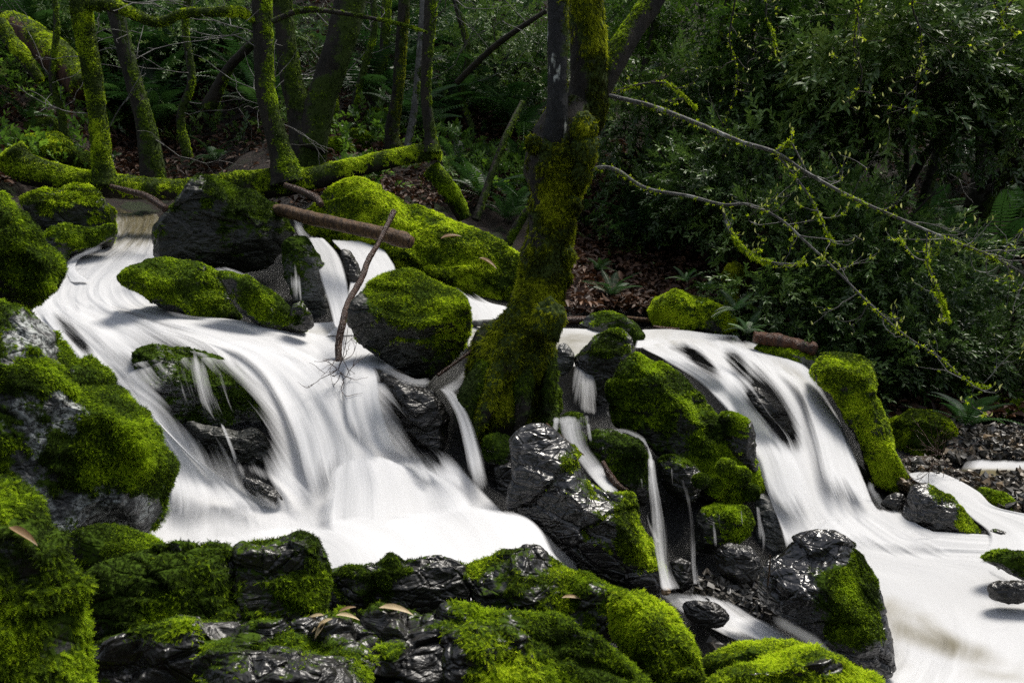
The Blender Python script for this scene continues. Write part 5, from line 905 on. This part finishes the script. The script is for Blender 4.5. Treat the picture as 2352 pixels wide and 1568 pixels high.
SH = [(1560,60,9.6,1.0,.9,900,'sunlit yellow-green laurel right of the thick slanting limb',.24,L_LIGHT,.15),(1720,120,9.3,1.0,.9,900,'bright laurel crown behind the left hanging twig',.24,L_LIGHT,.0),
      (1880,60,8.6,.9,.8,800,'glossy laurel at the top edge, centre of the right half',.25,L_LIGHT,-.2),(2060,110,7.6,.75,.6,600,'near laurel spray with larger leaves at the upper right',.3,L_LAUREL,.25),
      (2250,60,8.4,.9,.8,800,'laurel crown filling the top right corner',.25,L_LAUREL,.1),(2330,230,7.8,.6,.6,420,'laurel at the right edge under the corner crown',.25,L_LAUREL,.05),
      (1560,290,8.8,.8,.7,700,'dark laurel above the hollow, left part',.22,L_LAUREL,0),(1790,250,8.6,.9,.6,700,'laurel between the long upper branch and the hanging twigs',.22,L_LAUREL,.05),(1960,270,8.4,.8,.6,600,'dim laurel in front of the tall dim trunk',.22,L_LAUREL,0),
      (1720,420,7.8,.75,.5,700,'laurel mass between the two long bare branches',.2,L_LAUREL,.05),(1880,560,7.2,.7,.5,650,'laurel above the right fall behind the drooping branch',.19,L_LAUREL,.08),(2040,640,7.0,.75,.5,650,'laurel behind the tip of the drooping branch',.19,L_LAUREL,.05),
      (1800,700,6.9,.6,.36,520,'low laurel skirt over the rotten red-brown log',.18,L_LAUREL,.05),(2120,820,6.7,.6,.4,520,'laurel overhanging the domed mossy rock',.18,L_LAUREL,.05),(2290,760,7.0,.65,.5,520,'laurel at the right edge above the dark logs',.19,L_LAUREL,0),
      (1990,820,6.6,.45,.36,400,'laurel right behind the tall rock pillar',.17,L_LAUREL,.0),(2060,900,6.5,.4,.22,260,'small laurel spray left of the domed mossy rock',.17,L_LAUREL,.05),(1480,440,8.6,.6,.5,350,'laurel spray hanging at the left of the hollow',.2,L_LAUREL,-.05),
      (1130,60,10.4,1.1,.7,700,'small-leaved bush on the slope left of the lichened stem',.2,L_LAUREL,.2),(450,90,11.2,1.3,.6,380,'leafy bush behind the mossy bough at the upper left',.2,L_LAUREL,.15),(90,50,10.6,.9,.5,500,'ivy-green bush in the top left corner',.2,L_LAUREL,.15),(800,130,10.9,1.1,.7,260,'shaded bush behind the V-shaped stems',.2,L_LAUREL,.0)]
for k, s in enumerate(SH): shrub(s[0], s[1], s[2], s[3], s[4], int(s[5]*1.25), s[6], size=s[7]*.9, mat=s[8], tone=s[9], seed=k)
# ground cover on the banks (uncountable): leafy plants, moss pads, fallen leaves
rs = np.random.RandomState(9)
def bank_points(n_, zs, jit=0.0):
    out = []
    for (x0, x1, y0, y1, f) in zs:
        m = int(n_*f); x = rs.uniform(x0, x1, m); y = rs.uniform(y0, y1, m); out.append(onD(x, y, .03))
    P = np.vstack(out); return P+rs.randn(*P.shape)*jit
P = bank_points(9000, [(-350,300,-120,330,.18),(250,1250,-120,330,.28),(1350,2700,-120,600,.5),(1850,2700,560,860,.15),(1000,1250,330,480,.04)], .08)
P = P[fbm(P*1.1, 3) > -.12]; P[:, 2] += .1*rs.rand(len(P)); d = nz(rs.randn(len(P), 3)*.7+np.array([0, -.5, .5]))
foliage(P, d, .2*(.5+.8*rs.rand(len(P))), rs, TWIGS[1], L_LAUREL, 'undergrowth', None, np.zeros(3), .1, label='low leafy undergrowth covering the wooded banks', cat='undergrowth', kind='stuff')
P = bank_points(2600, [(-200,330,120,420,.45),(780,1250,250,480,.35),(1350,1700,0,260,.2),(1000,1300,100,400,.1)], .05); P = P[fbm(P*1.7, 3) > -.05]; P[:, 2] += .12; d = nz(rs.randn(len(P), 3)*.6+np.array([0, -.3, .5]))
foliage(P, d, .13*(.5+.8*rs.rand(len(P))), rs, TWB, L_LIGHT, 'spring_seedlings', None, np.zeros(3), .1, label='fresh green seedlings scattered on the banks', cat='seedlings', kind='stuff')
lv, lf = leaf_tv(.45, 2, .5)
P = bank_points(30000, [(-200,400,100,430,.2),(400,1250,-60,480,.35),(1280,1760,330,720,.45),(1760,2500,0,760,.2),(2050,2600,760,980,.06)], .02); P[:, 2] += .0+.035*rs.rand(len(P)); d = nz(rs.randn(len(P), 3)*np.array([1, 1, .35])); X, Y_, Z = frames(d, np.array([0, -.3, 1])+rs.randn(len(P), 3)*.45)
vv, ff = instance(lv, lf, P, X, Y_, Z, .045+.05*rs.rand(len(P))); mk('leaf_litter', vv, ff, L_DEAD, attrs=dict(rnd=np.repeat(rs.beta(2, 3, len(P)), len(lv))), label='brown fallen leaves covering the bare banks', cat='leaf litter', kind='stuff')
# mossy ground lumps
for k, (x, y, w_, h_, Yo, lb) in enumerate([(105,345,70,42,.1,'bumpy moss pad above the left end of the fallen trunk'),(185,380,48,30,.1,'moss pad beside the slim mossy tree'),(90,305,60,30,.0,'upper bright moss pad on the left slope'),(820,330,40,30,0,'round mossy stone on the slope beyond the fallen trunk'),(775,345,36,26,0,'mossy stone right of the V-shaped stems'),(870,285,34,34,0,'mossy stone below the far knotted trunk'),(940,300,22,16,0,'small mossy stone between the saplings'),(1148,338,10,8,0,'tiny lime moss dot on the slope litter')]):
    a = np.linspace(0, 2*math.pi, 12)[:-1]; boulder(np.c_[x+w_*np.cos(a)*(1+.12*np.sin(3*a+k)), y+h_*np.sin(a)*(1+.15*np.cos(2*a+k))], float(D(x, y))-Yo*3-.05, lb, moss=MS_M if k > 2 else MS_B, mb=.35, mn=3500, ms=.022, sub=4, disp=.16, bulge=.12, npl=0, planes=[], name='mossy_stone', cat='stone', tone=-.1)
# gravel bars
iv, if_ = ico(1)
def gravel(n_, zs, smin, smax, label, dk=.8):
    out = []
    for (x0, x1, y0, y1, f) in zs:
        m = int(n_*f); x = rs.uniform(x0, x1, m); y = rs.uniform(y0, y1, m); out.append(onD(x, y, -.01))
    P = np.vstack(out); q = nz(rs.randn(len(P), 3)); X, Y_, Z = frames(q, rs.randn(len(P), 3)); tv = iv*np.array([1, .75, .5])
    vv, ff = instance(tv, if_, P, X, Y_, Z, smin+(smax-smin)*rs.rand(len(P))**2.5); vv += (.22*(smin+.012)*rs.randn(len(P), 1, 3)*np.ones((1, len(tv), 1))*0).reshape(-1, 3) + .3*(np.linalg.norm(vv-np.repeat(P, len(tv), 0), axis=1, keepdims=True))*rs.randn(*vv.shape)
    mk('gravel', vv, ff, M_PEB, smooth=False, attrs=dict(rnd=np.repeat(rs.rand(len(P))**1.5*dk, len(tv))), label=label, cat='gravel', kind='stuff')
M_PEB = m_leaf('pebbles', [(0, (.03,.03,.03)), (.5, (.09,.075,.055)), (.85, (.2,.14,.08)), (1, (.33,.27,.2))], .45, 0, .5)
gravel(2600, [(2180,2600,975,1050,.5),(2150,2600,1085,1160,.4),(2060,2180,1060,1110,.1)], .008, .045, 'brown and grey pebbles of the bar on the right bank')
gravel(500, [(1600,1790,1320,1410,.8),(1640,1760,1480,1520,.2)], .008, .04, 'wet dark pebbles at the foot of the cascade', .35)
# fallen leaves lying on rocks, each its own
def leaf_thing(px, py, Y, L, ang, label, rnd=.9, name='dead_leaf', group=None):
    ry = Vector([float(v) for v in nz(ray(px, py))]); hit = sc.ray_cast(bpy.context.evaluated_depsgraph_get(), Vector(CAM), ry)
    c = np.array(hit[1])-np.array(ry)*.012 if hit[0] else at(px, py, Y); d = np.array([[math.cos(ang), math.sin(ang)*.6, math.sin(ang)*.6]]); X, Y_, Z = frames(d, np.array([[.1+.3*math.sin(ang*5), -.3, .95]])); tv, tf = leaf_tv(.24, 4, .5); vv, ff = instance(tv, tf, c[None], X, Y_, Z, [L])
    mk(name, vv, ff, L_DRY, loc=c, attrs=dict(rnd=np.full(len(tv), rnd)), label=label, cat='leaf', group=group)
G = 'pale dry leaves beside the square ledge block'
for k, (x, y, a, L, r, lb) in enumerate([(758,1405,2.5,.055,.98,'upper pale leaf of the cluster beside the square ledge block'),(745,1412,3.3,.05,.95,'leftmost curled leaf of the cluster by the square block'),(750,1420,4.3,.055,.9,'leaf of the cluster pointing straight down'),(768,1400,1.2,.045,.6,'brown leaf standing up at the right of the cluster'),(772,1412,-.1,.06,.95,'long leaf of the cluster pointing right'),(765,1420,3.7,.06,1,'palest leaf in the middle of the cluster'),(778,1405,.5,.045,.55,'dark brown leaf at the right rim of the cluster')]):
    leaf_thing(x, y, 2.02, L, a, lb, r, group=G)
for x, y, Y, L, a, r, lb in [(20,1210,1.48,.075,-.5,.5,'brown leaf on the shaggy moss mound in the lower left'),(870,1395,2.3,.09,-.1,.9,'grey-white wet leaf lying in the foreground puddle'),(1290,1372,2.35,.06,0.05,.7,'brown leaf tucked under the angular ledge rock'),(1012,548,6.62,.15,.4,.5,'upper brown leaf on the biggest green boulder'),(1100,592,6.6,.15,-.6,.55,'lower brown leaf on the biggest green boulder')]:
    leaf_thing(x, y, Y, L, a, lb, r)
# ------------------------------------------------------------------ crowns of the wood overhead: they shade the banks
def crown(x, y, z, r, n_, label, seed, trunk_to):
    rs = np.random.RandomState(seed+900); base = np.array(trunk_to, float); c = np.array([x, y, z]); r_ = empty('canopy_tree', base, label, 'tree', 'tall trees shading the banks')
    P = nz(rs.randn(n_*2, 3))*(rs.rand(n_*2, 1)**.4)*np.array([r, r, r*.45])+c; P = P[fbm(P*.9+seed, 3) > .05][:int(n_*.28)]
    foliage(P, nz(rs.randn(len(P), 3)), .75*(.6+.7*rs.rand(len(P))), rs, TWIGS[seed % 3], L_LAUREL, 'crown', r_, base, .1)
    C = cr(np.array([base, base*.5+c*.5+rs.randn(3)*.3, c]), 30); a = np.linspace(0, 2*math.pi, 10, endpoint=False)
    V = (C[:, None]+(np.array([1, 0, 0])*np.cos(a)[:, None]+np.array([0, 1, 0])*np.sin(a)[:, None])[None]*np.linspace(.24, .06, 30)[:, None, None]).reshape(-1, 3); F = grid_faces(10, 30, True)
    mk('trunk', V-base, F, BARK_M, parent=r_, attrs=dict(moss=np.zeros(len(V))))
for k, (x, y, z, r, n_, bx, by) in enumerate([(-6,13,8,3.2,430,-6.5,14),(-2.5,13.5,8.5,3.,470,-2,16),(1,13.5,8.3,3.2,800,2.5,17),(4.5,13,8.3,3.4,560,7.5,15),(8,13,8,3.4,480,9.5,13.5),(8.5,9.8,7.4,2.3,420,9.5,10.5),(-9,10.5,7.5,2.6,400,-9.5,11),(-1,17,10,3.5,700,0,19),(-6,17.5,10,3.5,600,-5,19)]):
    crown(x, y, z, r, n_, 'tall evergreen whose crown shades the wooded bank from overhead', k, (bx, by, 1.5+max(0, (by-9)*.55)))

# unseen trees added around the viewpoint to keep open sky off the rock faces
for k, (x, y, z, r, n_) in enumerate([(-3.5,-2.8,3.2,2.6,1500),(0.5,-3.8,3.6,2.8,1600),(4.5,-2.6,3.4,2.6,1400),(-6.5,0.5,3.6,2.4,1100),(7.5,0.8,3.6,2.2,800)]):
    rs = np.random.RandomState(990+k); base = np.array([x, y, .2]); c = np.array([x, y, z]); r_ = empty('sky_blocking_tree', base, 'unseen dense evergreen added outside the view to darken the rock faces', 'tree', 'unseen evergreens added to block the sky')
    P = nz(rs.randn(n_, 3))*(rs.rand(n_, 1)**.4)*np.array([r, r*.6, r*.9])+c; P = P[P[:, 2] > .3]
    foliage(P, nz(rs.randn(len(P), 3)), .8*(.6+.7*rs.rand(len(P))), rs, TWIGS[k % 3], L_LAUREL, 'crown', r_, base, 0)
    C = cr(np.array([base, base*.5+c*.5, c]), 14); a = np.linspace(0, 2*math.pi, 10, endpoint=False)
    V = (C[:, None]+(np.array([1, 0, 0])*np.cos(a)[:, None]+np.array([0, 1, 0])*np.sin(a)[:, None])[None]*np.linspace(.2, .06, 14)[:, None, None]).reshape(-1, 3); F = grid_faces(10, 14, True)
    mk('trunk', V-base, F, BARK_M, parent=r_, attrs=dict(moss=np.zeros(len(V))))
